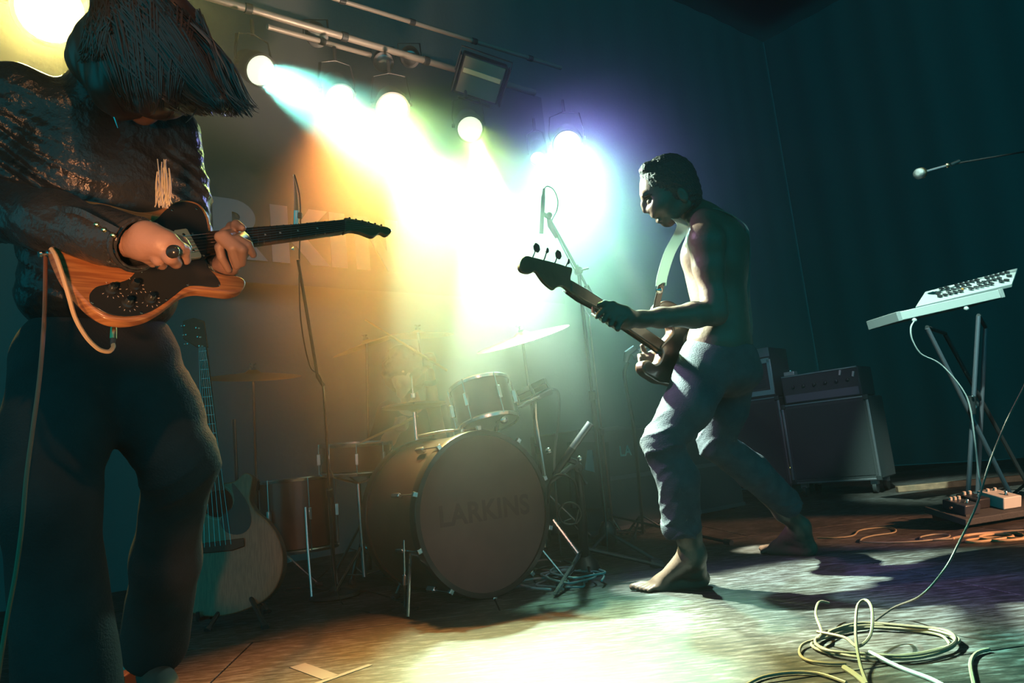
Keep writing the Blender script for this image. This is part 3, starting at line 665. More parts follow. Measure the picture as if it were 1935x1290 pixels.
# legs below the hems and bare feet
LH = B(1352, 700)+bl_*.085; LK = P(1250, 838, 2.70); LA = P(1311, 1046, 2.76)
RH = B(1368, 700)-bl_*.085; RK = P(1352, 838, 3.02); RA = P(1512, 995, 3.27)
s.chain([B(1358, 650)+bl_*.08, LH, LK, LK.lerp(LA, .35)-bf*.012, LA.lerp(LK, .2), LA], [.09, .08, .052, .052, .042, .042], .04)
s.chain([B(1362, 650)-bl_*.08, RH, RK, RK.lerp(RA, .35)-bf*.012, RA.lerp(RK, .2), RA], [.09, .08, .052, .052, .040, .040], .04)
def foot(s, heel, toe, ank, side):
    fw = (toe-heel); fw.z = 0; fl = fw.length; fw.normalize(); sd = UP.cross(fw)*side
    hp = Vector((heel.x, heel.y, .031)); 
    s.cone(ank, hp+fw*.012, .041, .033, .03); s.ell(ank.lerp(hp, .5)+fw*.03, (.045, .034, .045), (fw, sd, UP), .03); s.cone(hp, hp+fw*.03, .030, .030, .02)
    s.cone(ank+fw*.02-UP*.01, hp+fw*(fl*.60)-UP*.007, .042, .023, .03)
    s.ell(hp+fw*fl*.36+UP*.006, (fl*.30, .030, .030), (fw, sd, UP), .03)
    s.cone(hp+fw*.03, hp+fw*fl*.66-UP*.013+sd*.02, .027, .018, .03); s.cone(hp+fw*.03, hp+fw*fl*.62-UP*.013-sd*.022, .026, .016, .03)
    for i in range(5):
        r = .0125-.001*i if i else .0145; o = sd*(.033-.0165*i)
        a = hp+fw*(fl*.68-.006*i)+o*.9; a.z = .016; b = hp+fw*(fl*.94-.012*i-(.0 if i else -.006))+o*1.1; b.z = r+.001
        s.cone(a, a.lerp(b, .55)+UP*.005, r+.003, r, .01); s.cone(a.lerp(b, .55)+UP*.005, b, r, r*.95, .003)
LHl = G(1343, 1106); LT = G(1193, 1120); foot(s, LHl+(LT-LHl).normalized()*.03, LT, LA, -1)
RHl = G(1545, 1050); RT = G(1427, 1044); foot(s, RHl+(RT-RHl).normalized()*.03, RT, RA, -1)
body = s.build('body', .0048, skin, bl)
# jeans
j = SDF()
j.ell(B(1362, 672), (.128, .172, .075), (bf, bl_, UP), .05)
j.ell(B(1374, 706), (.13, .165, .09), (bf, bl_, UP), .05)
LC = P(1287, 992, 2.745); RC = P(1488, 952, 3.2)
j.chain([LH+UP*.03, LH.lerp(LK, .5)-bf*.01, LK, LK.lerp(LC, .45)-bf*.03, LC], [.110, .092, .072, .077, .074], .02)
j.chain([RH+UP*.03, RH.lerp(RK, .5)-bf*.01, RK, RK.lerp(RC, .45)-bf*.015, RC], [.110, .090, .071, .072, .064], .02)
j.cut(LC+(LC-LK).normalized()*.01, LC+(LC-LK).normalized()*.2, .058, .10, .004)
j.cut(RC+(RC-RK).normalized()*.01, RC+(RC-RK).normalized()*.2, .048, .10, .004)
def capcut(j, c, dirn):     # flat hem
    j.ell(c+dirn*.13, (.11, .11, .11), (bf, bl_, UP), .004, -1)
capcut(j, LC, (LC-LK).normalized()); capcut(j, RC, (RC-RK).normalized())
j.cut(B(1356, 560), B(1358, 635), .125, .118, .01)
def wr_j(x, y, z):
    o = .0014*wave(x, y, z, 14, 3)+.0016*wave(x, y, z*1.5, 38, 4)
    for (c, w, a, f) in ((LK, .085, .013, 62), (RK, .085, .012, 62), (B(1330, 715), .10, .012, 52), (LC, .11, .008, 70), (RC, .10, .008, 70), (LK.lerp(LC, .5), .12, .005, 40)):
        d2 = (x-c.x)**2+(y-c.y)**2+(z-c.z)**2
        o = o+a*.5*np.exp(-d2/w**2)-a*1.5*np.exp(-d2/w**2)*(1-np.abs(np.sin(z*f*.8+9*(x-c.x)+1.5*np.sin(y*23)+.8*np.sin(x*31))))**3
    return o
jeans = j.build('jeans', .006, denim, bl, wr_j)
for c_, k_, R_ in ((LC, LK, .068), (RC, RK, .057)):
    ax = (c_-k_).normalized(); ring(c_-ax*.002, ax, R_, .05, .006, wob=.05).build('rolled_cuff', denim, jeans)
MB().tube([B(1310, 652)-CF*.175+UP*0, B(1345, 640)-CF*.185, B(1345, 640)-CF*.19], .003, 6)
# hair and brows
hs = SDF()
hs.ell(H(1263, 343), (.106, .086, .102), HA, .02); hs.ell(H(1292, 366), (.066, .076, .075), HA, .03)
hs.ell(H(1222, 318), (.03, .05, .02), HA, .02)
for (x, y, d, r) in ((1221, 384, 0, .058), (1236, 398, 0, .065), (1258, 402, -.04, .05), (1216, 362, 0, .034), (1207, 352, -.02, .024), (1282, 398, -.085, .04)): hs.cut(H(x, y, d), H(x, y, d), r, r, .01)
hs.build('hair', .0042, hairm, bl, lambda x, y, z: .0035*wave(x, y, z, 260, 8)+.002*wave(x, y, z, 500, 9), relax=0)
MB().tube([H(1213, 370, -.005), H(1219, 366, -.03), H(1231, 367, -.055)], [.003, .0045, .002], 6).build('eyebrow', hairm, bl)
MB().tube([H(1235, 401, -.035), H(1232, 402, 0), H(1235, 401, .03)], [.003, .006, .003], 6).build('moustache', hairm, bl)

# ---------------------------------------------------------------- electric bass on its strap
bh = P(990, 500, 2.35); bj = P(1245, 655, 2.84)
bu = (bh-bj).normalized(); bv = (UP-bu*UP.dot(bu)).normalized(); bn = bu.cross(bv)      # bn points away from the player?
if bn.dot(bf) < 0: bn = -bn
bass = thing('electric_bass', (bj.x, bj.y, 0), 'brown electric bass with four large tuning keys held by the barefoot person', 'bass')
wd_dark = mat('bass_wood', (.16, .06, .03), .35, var=.4, vscale=9, coat=.4)
maple = mat('maple', (.32, .17, .09), .35, var=.25, vscale=12, coat=.3)
bw = lambda x, y: W(x, y, bj, bn)
head_o = [(983, 502), (986, 490), (995, 483), (1006, 485), (1030, 491), (1053, 497), (1072, 503), (1080, 505), (1082, 509), (1081, 516), (1079, 523), (1080, 530), (1090, 536), (1086, 557), (1076, 549), (1065, 541), (1055, 542), (1050, 545), (1046, 547), (1032, 536), (1023, 525), (1016, 515), (1010, 513), (1002, 517), (990, 515), (984, 509)]
MB().prism(smoothline([bw(*p) for p in head_o], 3, True), bn*.014).build('headstock', maple, bass, bevel=.003)
nk = [(1078, 528), (1109, 546), (1141, 567), (1262, 648), (1248, 664), (1130, 583), (1100, 567), (1078, 551)]
MB().prism([bw(*p)-bn*.003 for p in nk], bn*.022).build('neck', maple, bass, bevel=.006)
MB().prism([bw(*p)+bn*.0195 for p in nk], bn*.005).build('fretboard', mat('rosewood', (.05, .025, .015), .5), bass)
body_o = [(1240, 592), (1240, 578), (1252, 569), (1266, 570), (1282, 580), (1302, 598), (1330, 612), (1352, 640), (1366, 672), (1366, 712), (1348, 738), (1318, 744), (1286, 734), (1262, 726), (1244, 723), (1230, 715), (1218, 707), (1212, 697), (1213, 684), (1223, 681), (1234, 688), (1243, 682), (1248, 668), (1246, 655), (1258, 640), (1268, 626), (1262, 608), (1252, 600)]
bb = MB().prism(smoothline([bw(*p)-bn*.012 for p in body_o], 4, True), bn*.042).build('bass_body', wd_dark, bass, bevel=.009, seg=3)
for (x, y, x2, y2, r) in ((1014, 468, 1009, 486, .016), (1034, 474, 1030, 492, .007), (1055, 481, 1050, 498, .016), (1074, 495, 1071, 504, .006)):
    c = bw(x, y)+bn*.0; e = bw(x2, y2)+bn*.006
    mb = MB(); mb.tube([e, c+bn*.002], [.0028, .0028], 8)
    if r > .01:
        pr = [c+((bu*math.cos(t)*r*1.05+bv*math.sin(t)*r*.9)*(1+.10*math.cos(2*(t+PI/2))+.05*math.cos(6*t))) for t in [2*PI*i/28 for i in range(28)]]
        mb.prism([q-bn*.002 for q in pr], bn*.004)
    else: mb.tube([c-bv*.008, c-bv*.003, c+bv*.006, c+bv*.012], [.0025, r*.9, r*.8, .002], 8)
    mb.build('tuning_key', blk, bass, bevel=.0008)
for t in range(4):
    a = bw(1075, 531+5*t)+bn*.027; b = bw(1295+3*t, 672+7*t)+bn*.034
    MB().tube([a, b], .0011, 5).build('string', chrome, bass)
MB().box(bw(1290, 672)+bn*.032, bu, bv, bn, .03, .045, .006).build('pickup', blk, bass, bevel=.003)
strap = mat('strap_webbing', (.72, .72, .66), .7)
_nt = strap.node_tree; _tr = _nt.nodes.new('ShaderNodeBsdfTranslucent'); _tr.inputs[0].default_value = (.8, .8, .72, 1); _mx = _nt.nodes.new('ShaderNodeMixShader'); _mx.inputs[0].default_value = .6
_nt.links.new(_nt.nodes['Principled BSDF'].outputs[0], _mx.inputs[1]); _nt.links.new(_tr.outputs[0], _mx.inputs[2]); _nt.links.new(_mx.outputs[0], _nt.nodes['Material Output'].inputs[0])
sp = [B(1356, 480)-bl_*.05-LF*.112, B(1358, 440)-bl_*.0-LF*.095, B(1346, 408)+bl_*.07-LF*.02, B(1318, 404)+bl_*.085+LF*.06, P(1290, 428, 2.69), P(1266, 476, 2.68), P(1252, 520, 2.69), P(1249, 540, 2.70)]
MB().ribbon(smoothline([B(1362, 690)-bl_*.16-LF*.03, B(1362, 640)-bl_*.13-LF*.088, B(1360, 560)-bl_*.09-LF*.092]+sp, 6), .044, .0012, [bl_]*31+[(bl_*.75+bf*.65)]*60).build('strap', strap, bass)
se = MB().ribbon([P(1250, 536, 2.69), P(1244, 562, 2.72), P(1238, 590, 2.76)], .046, .006, bl_).build('strap_end', mat('brown_leather', (.07, .035, .025), .5, bump=.3), bass, bevel=.002)
MB().lathe(P(1245, 548, 2.69), -CF, [(.011, 0), (.013, .004), (.006, .009), (.001, .01)], 14).build('strap_button', chrome, se)
# ---------------------------------------------------------------- the guitar player in the leather jacket
leather = mat('black_leather', (.042, .044, .046), .24, bump=.5, bscale=55, spec=.6)
darkjean = mat('worn_dark_jean', (.07, .072, .074), .9, bump=.3, bscale=180, var=.3)
wood = mat('ash_body', (.62, .28, .10), .35, var=.45, vscale=7, col2=(.40, .15, .055), coat=.5, stretch=(1.5, 1.5, 26))
gold = mat('brass', (.8, .6, .3), .25, 1)
gO = P(97, 468, 1.45); gH = P(738, 437, 2.17)
gu = (gH-gO).normalized(); gv0 = (UP-gu*UP.dot(gu)).normalized(); gn0 = gu.cross(gv0)
if gn0.dot(CF) > 0: gn0 = -gn0
t_ = math.radians(22); gv = (gv0*math.cos(t_)-gn0*math.sin(t_)).normalized(); gn = (gn0*math.cos(t_)+gv0*math.sin(t_)).normalized()
gw = lambda x, y: W(x, y, gO, gn)
gt = thing('electric_guitar', (gO.x+.2, gO.y+.25, 0), 'natural wood electric guitar with black pickguard, cream pickup cover and four knobs', 'guitar')
zb = lambda L: [(x/3.584, y/3.584+340) for (x, y) in L]
go = zb([(485, 130), (580, 133), (690, 150), (800, 177), (900, 203), (970, 211), (1060, 200), (1130, 172), (1190, 142), (1250, 131), (1320, 142), (1375, 178), (1412, 240), (1428, 300), (1437, 352), (1425, 420), (1410, 505), (1388, 530), (1398, 570), (1440, 608), (1525, 635), (1610, 645), (1655, 668), (1667, 700), (1640, 742), (1560, 762), (1450, 750), (1340, 739), (1250, 762), (1180, 812), (1100, 872), (1000, 925), (880, 950), (760, 942), (650, 892), (560, 812), (480, 720), (430, 650), (385, 560), (350, 465), (350, 380), (385, 270), (430, 175)])
MB().prism(smoothline([gw(*p) for p in go], 4, True), -gn*.030).build('guitar_body', wood, gt, bevel=.006, seg=3)
pg = zb([(990, 312), (1060, 268), (1110, 215), (1180, 160), (1250, 150), (1320, 165), (1365, 205), (1395, 270), (1410, 345), (1425, 352), (1425, 500), (1385, 528), (1400, 590), (1450, 640), (1490, 700), (1482, 722), (1440, 727), (1340, 718), (1255, 728), (1180, 785), (1090, 850), (990, 905), (880, 925), (770, 918), (680, 885), (615, 840), (603, 800), (612, 765), (650, 728), (710, 712), (790, 700), (870, 672), (930, 605), (960, 540), (960, 420), (985, 360)])
pgm = mat('black_plastic', (.03, .034, .035), .22, spec=.5)
off = gn*.0025
MB().prism(smoothline([gw(*p) for p in pg], 3, True), gn*.0022).build('pickguard', pgm, gt, bevel=.0008)
cream = mat('cream_plastic', (.85, .62, .38), .35)
pk = [gw(*p)+off for p in zb([(1170, 358), (1245, 347), (1258, 352), (1355, 530), (1350, 543), (1280, 553), (1270, 545), (1167, 368)])]
pko = MB().prism(pk, gn*.009).build('pickup_cover', cream, gt, bevel=.002)
for (x, y) in ((1250, 425), (1275, 466), (1297, 502), (1230, 392)):
    c = gw(x/3.584, y/3.584+340)+gn*.0115; MB().lathe(c, gn, [(.0035, 0), (.0035, .0015), (.001, .002)], 12).build('pole_screw', chrome, pko)
for (x, y) in ((748, 750), (905, 722), (860, 840), (1012, 812)):
    c = gw(x/3.584, y/3.584+340)+off
    k = MB().lathe(c, gn, [(.0125, 0), (.0125, .004), (.0085, .006), (.0075, .016), (.006, .018)], 20).build('knob', pgm, gt)
    MB().lathe(c+gn*.0181, gn, [(.0062, 0), (.0062, .001), (.003, .0012)], 16).build('knob_cap', chrome, k)
    nm = MB()
    for a in range(9):
        w = math.radians(200+a*32); d = gu*math.cos(w)+gv*math.sin(w); nm.box(c+d*.0185+gn*.0002, d, gn.cross(d), gn, .0018, .0006, .0003)
    nm.build('knob_scale', mat('print_white', (.7, .6, .5), .6), k)
for (x, y) in ((955, 624), (790, 720), (623, 835), (955, 902), (1122, 812), (1062, 296), (1330, 200), (1268, 712), (1482, 714), (1303, 366), (1376, 513), (1165, 210)):
    c = gw(x/3.584, y/3.584+340)+off; MB().lathe(c, gn, [(.0028, 0), (.0022, .001), (.0005, .0014)], 10).build('screw', chrome, gt)
# neck, fretboard, headstock
def nkp(px, top, bot): return gw(px, top), gw(px, bot)
neck_t = [(388, 443), (480, 434), (560, 428), (648, 419)]; neck_b = [(648, 441), (560, 453), (480, 464), (388, 482)]
npts = [gw(*p) for p in neck_t+neck_b]
MB().prism([p-gn*.012 for p in npts], gn*.018).build('neck', mat('maple_neck', (.30, .15, .07), .4, coat=.3), gt, bevel=.006)
fb = MB().prism([p+gn*.0062 for p in npts], gn*.005).build('fretboard', mat('rosewood', (.05, .025, .015), .5), gt)
def nline(t, o=0):     # points across the neck at fraction t (0 body, 1 nut)
    x = 388+(648-388)*t; return gw(x, 443+(419-443)*t), gw(x, 482+(441-482)*t)
for i in range(20):
    t = 1-(1-2**(-i/12))*1.34
    if t < 0: break
    a, b = nline(t); MB().tube([a+gn*.0117, b+gn*.0117], .0009, 5).build('fret', chrome, fb)
for t, dd in ((.80, 0), (.66, 0), (.53, 0), (.42, 0), (.255, 1), (.13, 0)):
    a, b = nline(t)
    for q in ((.32, .68) if dd else (.5,)):
        MB().lathe(a.lerp(b, q)+gn*.0112, gn, [(.003, 0), (.003, .0006)], 10).build('fret_dot', mat('pearl', (.6, .5, .45), .3), fb)
hs_o = [(648, 419), (650, 413), (664, 415), (690, 420), (716, 428), (730, 431), (738, 437), (736, 443), (728, 446), (717, 441), (706, 448), (696, 447), (678, 440), (660, 438), (648, 441)]
MB().prism(smoothline([gw(*p)-gn*.008 for p in hs_o], 3, True), gn*.014).build('headstock', mat('maple_neck', (.3, .15, .07)), gt, bevel=.002)
for i in range(6):
    x = 655+12*i; y = 414+2.6*i
    mb = MB(); c = gw(x, y+5)+gn*.006; mb.lathe(c, gn, [(.004, 0), (.003, .012)], 10); e = gw(x, y-1.5)-gn*.004; mb.tube([gw(x, y+3)-gn*.004, e], .0022, 6); mb.ball(e, .0055, 8); mb.build('tuning_peg', chrome, gt)
for i in range(6):
    q = .12+.152*i; a0, b0 = nline(1.0); p1 = a0.lerp(b0, q)+gn*.013; e1 = gw(300, 452).lerp(gw(300, 496), q)+gn*.014
    MB().tube([gw(655+12*i, 419+2.6*i)+gn*.010, p1, e1], .0006, 4).build('string', chrome, gt)
br = MB().box(gw(296, 474)+gn*.006, gu, gv, gn, .012, .03, .006).build('bridge', chrome, gt, bevel=.002)
MB().lathe(gO-gn*.02, -gu, [(.007, 0), (.007, .003), (.003, .006), (.003, .012), (.007, .014), (.006, .018)], 14).build('strap_button', chrome, gt)

# ---- figure
gp = thing('person', (-1.05, 1.85, 0), 'long-haired person in a black leather jacket bowed over a natural wood electric guitar', 'person')
A = lambda x, y, d: P(x, y, d)
gf = Vector((.72, -.69, 0)).normalized(); gl = UP.cross(gf); GA = (gf, gl, UP)      # facing, own left
pel = A(190, 655, 1.86); che = A(180, 330, 1.80); sho = A(185, 215, 1.80)
gs = SDF()
hc = A(262, 118, 1.62)
ghf = (gf*.45-UP*.85+CR*.35).normalized(); ghu = (gf*.8+UP*.5); ghu = (ghu-ghf*ghu.dot(ghf)).normalized(); ghl = ghu.cross(ghf); GHA = (ghf, ghl, ghu)
gs.cone(sho+UP*.02, hc-ghf*.02-ghu*.06, .062, .055, .04)
gs.ell(hc, (.098, .076, .095), GHA, .02); gs.ell(hc+ghf*.045-ghu*.045, (.06, .055, .06), GHA, .03)
gs.cone(hc+ghf*.095+ghu*.01, hc+ghf*.105-ghu*.02, .010, .014, .01); gs.cone(hc+ghf*.07-ghu*.085, hc+ghf*.075-ghu*.08, .024, .022, .02)
gs.cone(hc+ghf*.092-ghu*.05-ghl*.02, hc+ghf*.092-ghu*.05+ghl*.02, .009, .009, .006)
for q in (-1, 1):
    gs.ell(hc+ghf*.088+ghl*.03*q-ghu*.005, (.012, .014, .012), GHA, .008, -1); gs.ell(hc+ghl*.076*q-ghf*.01-ghu*.01, (.016, .008, .03), GHA, .006)
gs.ell(che, (.11, .17, .17), GA, .05); gs.ell(A(188, 500, 1.84), (.10, .15, .17), GA, .05); gs.ell(pel, (.11, .165, .12), GA, .05)
rs = sho-gl*.17-UP*.01; re = A(-30, 388, 1.62); rw = A(258, 462, 1.40)
ls = sho+gl*.17-UP*.01; le = A(352, 480, 1.86); lw = A(432, 500, 1.72)
gs.chain([rs, re, rw], [.05, .045, .028], .03); gs.chain([ls, le, lw], [.05, .042, .028], .03)
GLH = pel+gl*.07-UP*.05; GLK = A(340, 872, 1.86); GLA = A(292, 1215, 2.14)
GRH = pel-gl*.08-UP*.05; GRK = A(95, 950, 1.62); GRA = Vector((GRK.x-.03, GRK.y+.12, .10))
gs.chain([GLH, GLK, GLA], [.08, .05, .035], .04); gs.chain([GRH, GRK, GRA], [.08, .05, .035], .04)
gs.build('body', .0065, skin2, gp)
# right hand (picking): back of the hand towards the camera
rh = SDF()
Rz = lambda x, y, d: P(230+x/7.167, 390+y/7.167, d)
rh.chain([rw, Rz(330, 480, 1.395), Rz(520, 520, 1.385)], [.027, .030, .028], .02)
rh.cone(Rz(330, 380, 1.395), Rz(640, 480, 1.385), .024, .017, .015); rh.cone(Rz(330, 560, 1.395), Rz(480, 600, 1.40), .022, .017, .015)
rh.chain([Rz(640, 480, 1.385), Rz(760, 560, 1.39), Rz(840, 590, 1.405), Rz(872, 730, 1.42)], [.0155, .013, .0115, .009], .006)     # index
rh.chain([Rz(560, 590, 1.38), Rz(660, 690, 1.375), Rz(735, 765, 1.395)], [.0145, .013, .0115], .006)                  # middle
rh.chain([Rz(470, 640, 1.385), Rz(500, 720, 1.385), Rz(545, 790, 1.40)], [.013, .0115, .010], .006)                   # ring
rh.chain([Rz(350, 640, 1.40), Rz(370, 700, 1.40), Rz(420, 765, 1.415)], [.012, .010, .009], .006)                   # little
rh.chain([Rz(420, 330, 1.42), Rz(620, 430, 1.43), Rz(800, 500, 1.435), Rz(870, 560, 1.43)], [.017, .015, .013, .011], .008)  # thumb behind
rho = rh.build('hand', .0026, skin2, gp)
MB().lathe(Rz(700, 615, 1.362), -CF, [(.012, 0), (.0125, .004), (.009, .008), (.002, .010)], 20).build('black_stone_ring', pgm, rho)
ring(Rz(705, 640, 1.378), Rz(760, 640, 1.38)-Rz(650, 560, 1.38), .0135, .004, .0012, 20).build('ring_band', chrome, rho)
ring(Rz(535, 775, 1.392), Rz(560, 820, 1.39)-Rz(500, 720, 1.39), .0105, .012, .0015, 20).build('silver_ring', chrome, rho)
# left hand (fretting): four fingers come round the front of the neck
lh = SDF()
Lz = lambda x, y, d: P(x/3.584, 340+y/3.584, d)
pd = lambda x: 1.45+(1.80-1.45)*(x-97)/(470-97)        # rough depth of the neck plane
lh.chain([lw, Lz(1600, 440, 1.74), Lz(1560, 400, 1.72)], [.027, .032, .030], .02)
for (c, r) in (([(1560, 390, .02), (1485, 455, -.045), (1500, 520, -.04), (1548, 608, -.02)], .0115), ([(1600, 370, .02), (1490, 385, -.05), (1570, 460, -.055), (1605, 580, -.03)], .0135), ([(1620, 360, .02), (1520, 378, -.05), (1640, 470, -.055), (1640, 560, -.03)], .0140), ([(1640, 380, .02), (1610, 405, -.045), (1680, 440, -.045), (1715, 505, -.03)], .0120)):
    pts = [Lz(x, y, 1.71+d) for (x, y, d) in c]; lh.chain(pts, [r*.92, r*.92, r*.86, r*.70], .002)
lh.chain([Lz(1600, 380, 1.74), Lz(1570, 318, 1.73), Lz(1600, 305, 1.70), Lz(1640, 325, 1.68)], [.014, .012, .011, .009], .006)
lho = lh.build('hand', .003, mat('skin_shade', (.40, .24, .17), .5, var=.1), gp)  # darker copy of the player's skin, shade put into its colour
# jacket
jk = SDF()
jk.ell(che, (.145, .19, .20), GA, .06); jk.ell(sho-UP*.035, (.115, .205, .095), GA, .05)
jk.ell(A(188, 455, 1.84), (.138, .178, .17), GA, .06); jk.ell(A(190, 560, 1.86), (.145, .185, .11), GA, .05)
jk.cone(sho+UP*.03-gf*.0, A(215, 150, 1.74), .085, .082, .03)
jk.chain([rs, rs.lerp(re, .5), re, re.lerp(rw, .5), A(262, 462, 1.402)], [.078, .072, .068, .058, .052], .04)
jk.chain([ls, ls.lerp(le, .5), le, A(415, 497, 1.76)], [.076, .068, .062, .048], .04)
rd = (A(262, 462, 1.402)-re).normalized(); ld = (A(415, 497, 1.76)-le).normalized()
jk.ell(A(258, 462, 1.402)+rd*.1, (.1, .1, .1), GA, .003, -1); jk.cut(A(230, 462, 1.42), A(290, 462, 1.39), .038, .038, .004)
def jw(x, y, z):
    o = .004*wave(x, y, z, 26, 11)+.0018*wave(x, y, z, 70, 12)
    for (c, w, a, f) in ((re, .16, .014, 60), (rs.lerp(re, .5), .13, .010, 70), (A(150, 430, 1.5), .12, .008, 80), (ls.lerp(le, .5), .14, .010, 60), (A(185, 520, 1.7), .16, .008, 50)):
        d2 = (x-c.x)**2+(y-c.y)**2+(z-c.z)**2
        o = o-a*np.exp(-d2/w**2)*(1-np.abs(np.sin(z*f+f*.55*(x-c.x)+2*np.sin(22*y+z*9))))**2
    return o
jko = jk.build('leather_jacket', .006, leather, gp, jw)
ring(A(255, 462, 1.403), rd, .050, .014, .004, 36, .03).build('cuff', leather, jko)
# zips, snaps and collar
MB().ribbon(smoothline([A(118, 395, 1.40), A(150, 400, 1.355), A(190, 420, 1.335), A(222, 437, 1.335)], 5), .012, .003, UP).build('sleeve_strap', leather, jko)
for (x, y, d) in ((183, 424, 1.332), (197, 434, 1.328), (214, 444, 1.33)): MB().ball(A(x, y, d), .0048, 8).build('snap', gold, jko)
MB().tube([A(213, 212, 1.60), A(219, 228, 1.60), A(223, 242, 1.60)], [.003, .0025, .001], 6).build('zip_pull', chrome, jko)
MB().tube(smoothline([A(213, 211, 1.60), A(219, 208, 1.595), A(225, 211, 1.595), A(224, 217, 1.595), A(216, 217, 1.60)], 4), .0014, 6).build('zip_ring', chrome, jko)
fr = MB()
rr = random.Random(3)
for i in range(26):
    x = 296+rr.random()*24; y0 = 300+rr.random()*40; fr.tube(smoothline([A(x, y0, 1.60), A(x+rr.uniform(-3, 5), (y0+390)/2, 1.585), A(x+rr.uniform(-6, 8), 380+rr.random()*14, 1.575)], 3), [.0012]*7, 4)
fr.build('fringe_tassel', mat('straw_thread', (.75, .6, .35), .6), jko)
# trousers
tr = SDF()
tr.ell(pel, (.135, .165, .12), GA, .05)
GLC = GLA; GRC = GRA
tr.chain([GLH, GLH.lerp(GLK, .5), GLK, GLK.lerp(GLA, .5), GLC], [.115, .105, .082, .080, .095], .05)
tr.chain([GRH, GRH.lerp(GRK, .5), GRK, GRC], [.115, .105, .09, .11], .05)
tr.ell(GLC+(GLC-GLK).normalized()*.13, (.125, .125, .125), GA, .004, -1)
def tw(x, y, z):
    o = .003*wave(x, y, z, 18, 21)
    for (c, w, a) in ((GLK, .12, .012), (GLH, .14, .008), (GLK.lerp(GLH, .4), .12, .006)):
        d2 = (x-c.x)**2+(y-c.y)**2+(z-c.z)**2
        o = o-a*np.exp(-d2/w**2)*(1-np.abs(np.sin(z*42-20*(x-c.x)+2*np.sin(y*19))))**2
    return o
tr.build('trousers', .0075, darkjean, gp, tw)
# shoes
for (h, fwd, nm) in ((Vector((GLA.x, GLA.y, 0)), Vector((.55, -.8, 0)).normalized(), 1), (Vector((GRA.x, GRA.y, 0)), Vector((.2, -1, 0)).normalized(), 2)):
    ss = SDF(); sd = UP.cross(fwd)
    ss.cone(h+UP*.045-fwd*.03, h+UP*.04+fwd*.10, .042, .040, .03); ss.cone(h+UP*.03+fwd*.08, h+UP*.028+fwd*.19, .042, .030, .03); ss.cone(h+UP*.12-fwd*.02, h+UP*.06, .042, .045, .03)
    so = ss.build('shoe', .007, mat('shoe_suede', (.20, .15, .12), .8), gp)
    MB().prism([h+fwd*(-.075+.29*(.5-.5*math.cos(w)))+sd*.045*math.sin(w)+UP*.0 for w in [2*PI*i/20 for i in range(20)]], UP*.014).build('sole', blk, so)
# hair: a cap plus long locks thrown forward and to the side
hg = SDF()
hg.ell(hc, (.108, .092, .108), GHA, .02); hg.ell(A(205, 85, 1.66), (.075, .06, .07), (CR, CF, UP), .05)
hg.ell(A(285, 60, 1.62), (.10, .08, .09), (CR, CF, UP), .05)
hg.cone(A(165, 112, 1.70), A(230, 70, 1.66), .03, .06, .04)
hg.cone(A(300, 80, 1.60), A(345, 150, 1.57), .085, .055, .06); hg.cone(A(345, 150, 1.57), A(415, 195, 1.55), .045, .02, .04)
hg.cone(A(270, 120, 1.58), A(315, 175, 1.57), .07, .035, .05)
locks = mat('long_brown_hair', (.09, .05, .04), .34, spec=.8)
hg.ell(A(238, 165, 1.60), (.055, .05, .055), (CR, CF, UP), .04); hg.cone(A(180, 120, 1.66), A(235, 170, 1.62), .04, .045, .04)
hg.cone(A(248, 150, 1.555), A(290, 188, 1.545), .05, .04, .04); hg.cone(A(175, 112, 1.68), A(228, 160, 1.60), .045, .05, .04)
def hw(x, y, z): return .004*wave(x*1.6, y*1.6, z*.35, 60, 31)
ho = hg.build('hair', .0055, locks, gp, hw)
from mathutils.bvhtree import BVHTree
hb_ = BVHTree.FromPolygons([v.co+ORG[ho.name] for v in ho.data.vertices], [tuple(p.vertices) for p in ho.data.polygons])
def onhair(x, y, lift, back):
    q = P(x, y, 1.0); h = hb_.ray_cast(CAM, (q-CAM).normalized())
    return (h[0]+h[1]*lift) if h[0] is not None else P(x, y, back)
lk = MB(); rr = random.Random(12)
def strand(px, r0, lift, back, n=4):
    s2 = smoothline([Vector((x, y, 0)) for (x, y) in px], 3); m = len(s2)
    pts = [onhair(v.x, v.y, lift+.004*math.sin(i*.5+px[0][0]), back) for i, v in enumerate(s2)]
    for _ in range(3): pts = [pts[0]]+[(pts[i-1]+pts[i]*2+pts[i+1])/4 for i in range(1, m-1)]+[pts[-1]]
    lk.tube(pts, [r0*(1-.75*(q/(m-1))**1.5) for q in range(m)], n, cap=False)
for i in range(900):
    a = rr.random(); k = rr.random()
    x0 = 165+205*a; y0 = -8+60*(abs(a-.5)*2)**2+rr.uniform(-6, 30)
    if k < .62:      # swept forward to the thrown tip
        b = rr.random(); tx = 300+190*(a*.6+b*.4)**.8; ty = 186+30*rr.random()+(tx-300)*.05
    elif k < .85: tx = 225+110*a+10*rr.random(); ty = 175+35*rr.random()
    else: tx = 150+50*rr.random(); ty = 96+25*rr.random(); x0 = 170+50*rr.random()
    cx = x0*.62+tx*.38+(26 if k < .62 else 4)*rr.uniform(.5, 1.3)*a; cy = y0*.55+ty*.45-12*rr.random()
    ex = x0*.22+tx*.78+(8 if k < .62 else 0)*a; ey = y0*.16+ty*.84+6*rr.random()
    strand([(x0, y0), (cx, cy), (ex, ey), (tx, ty)], rr.uniform(.0011, .0028), rr.uniform(.0005, .006), 1.57+.02*rr.random())
for i in range(90):      # stray edge strands
    q = rr.random(); tx = 400+92*rr.random()
    strand([(366+12*q, 20+40*rr.random()), (388+20*q, 80+20*rr.random()), (404+20*q, 140), (422+24*q, 180+8*rr.random()), (max(tx, 436+20*q), 200+17*rr.random())], .0011, .004, 1.56+.03*rr.random(), 3)
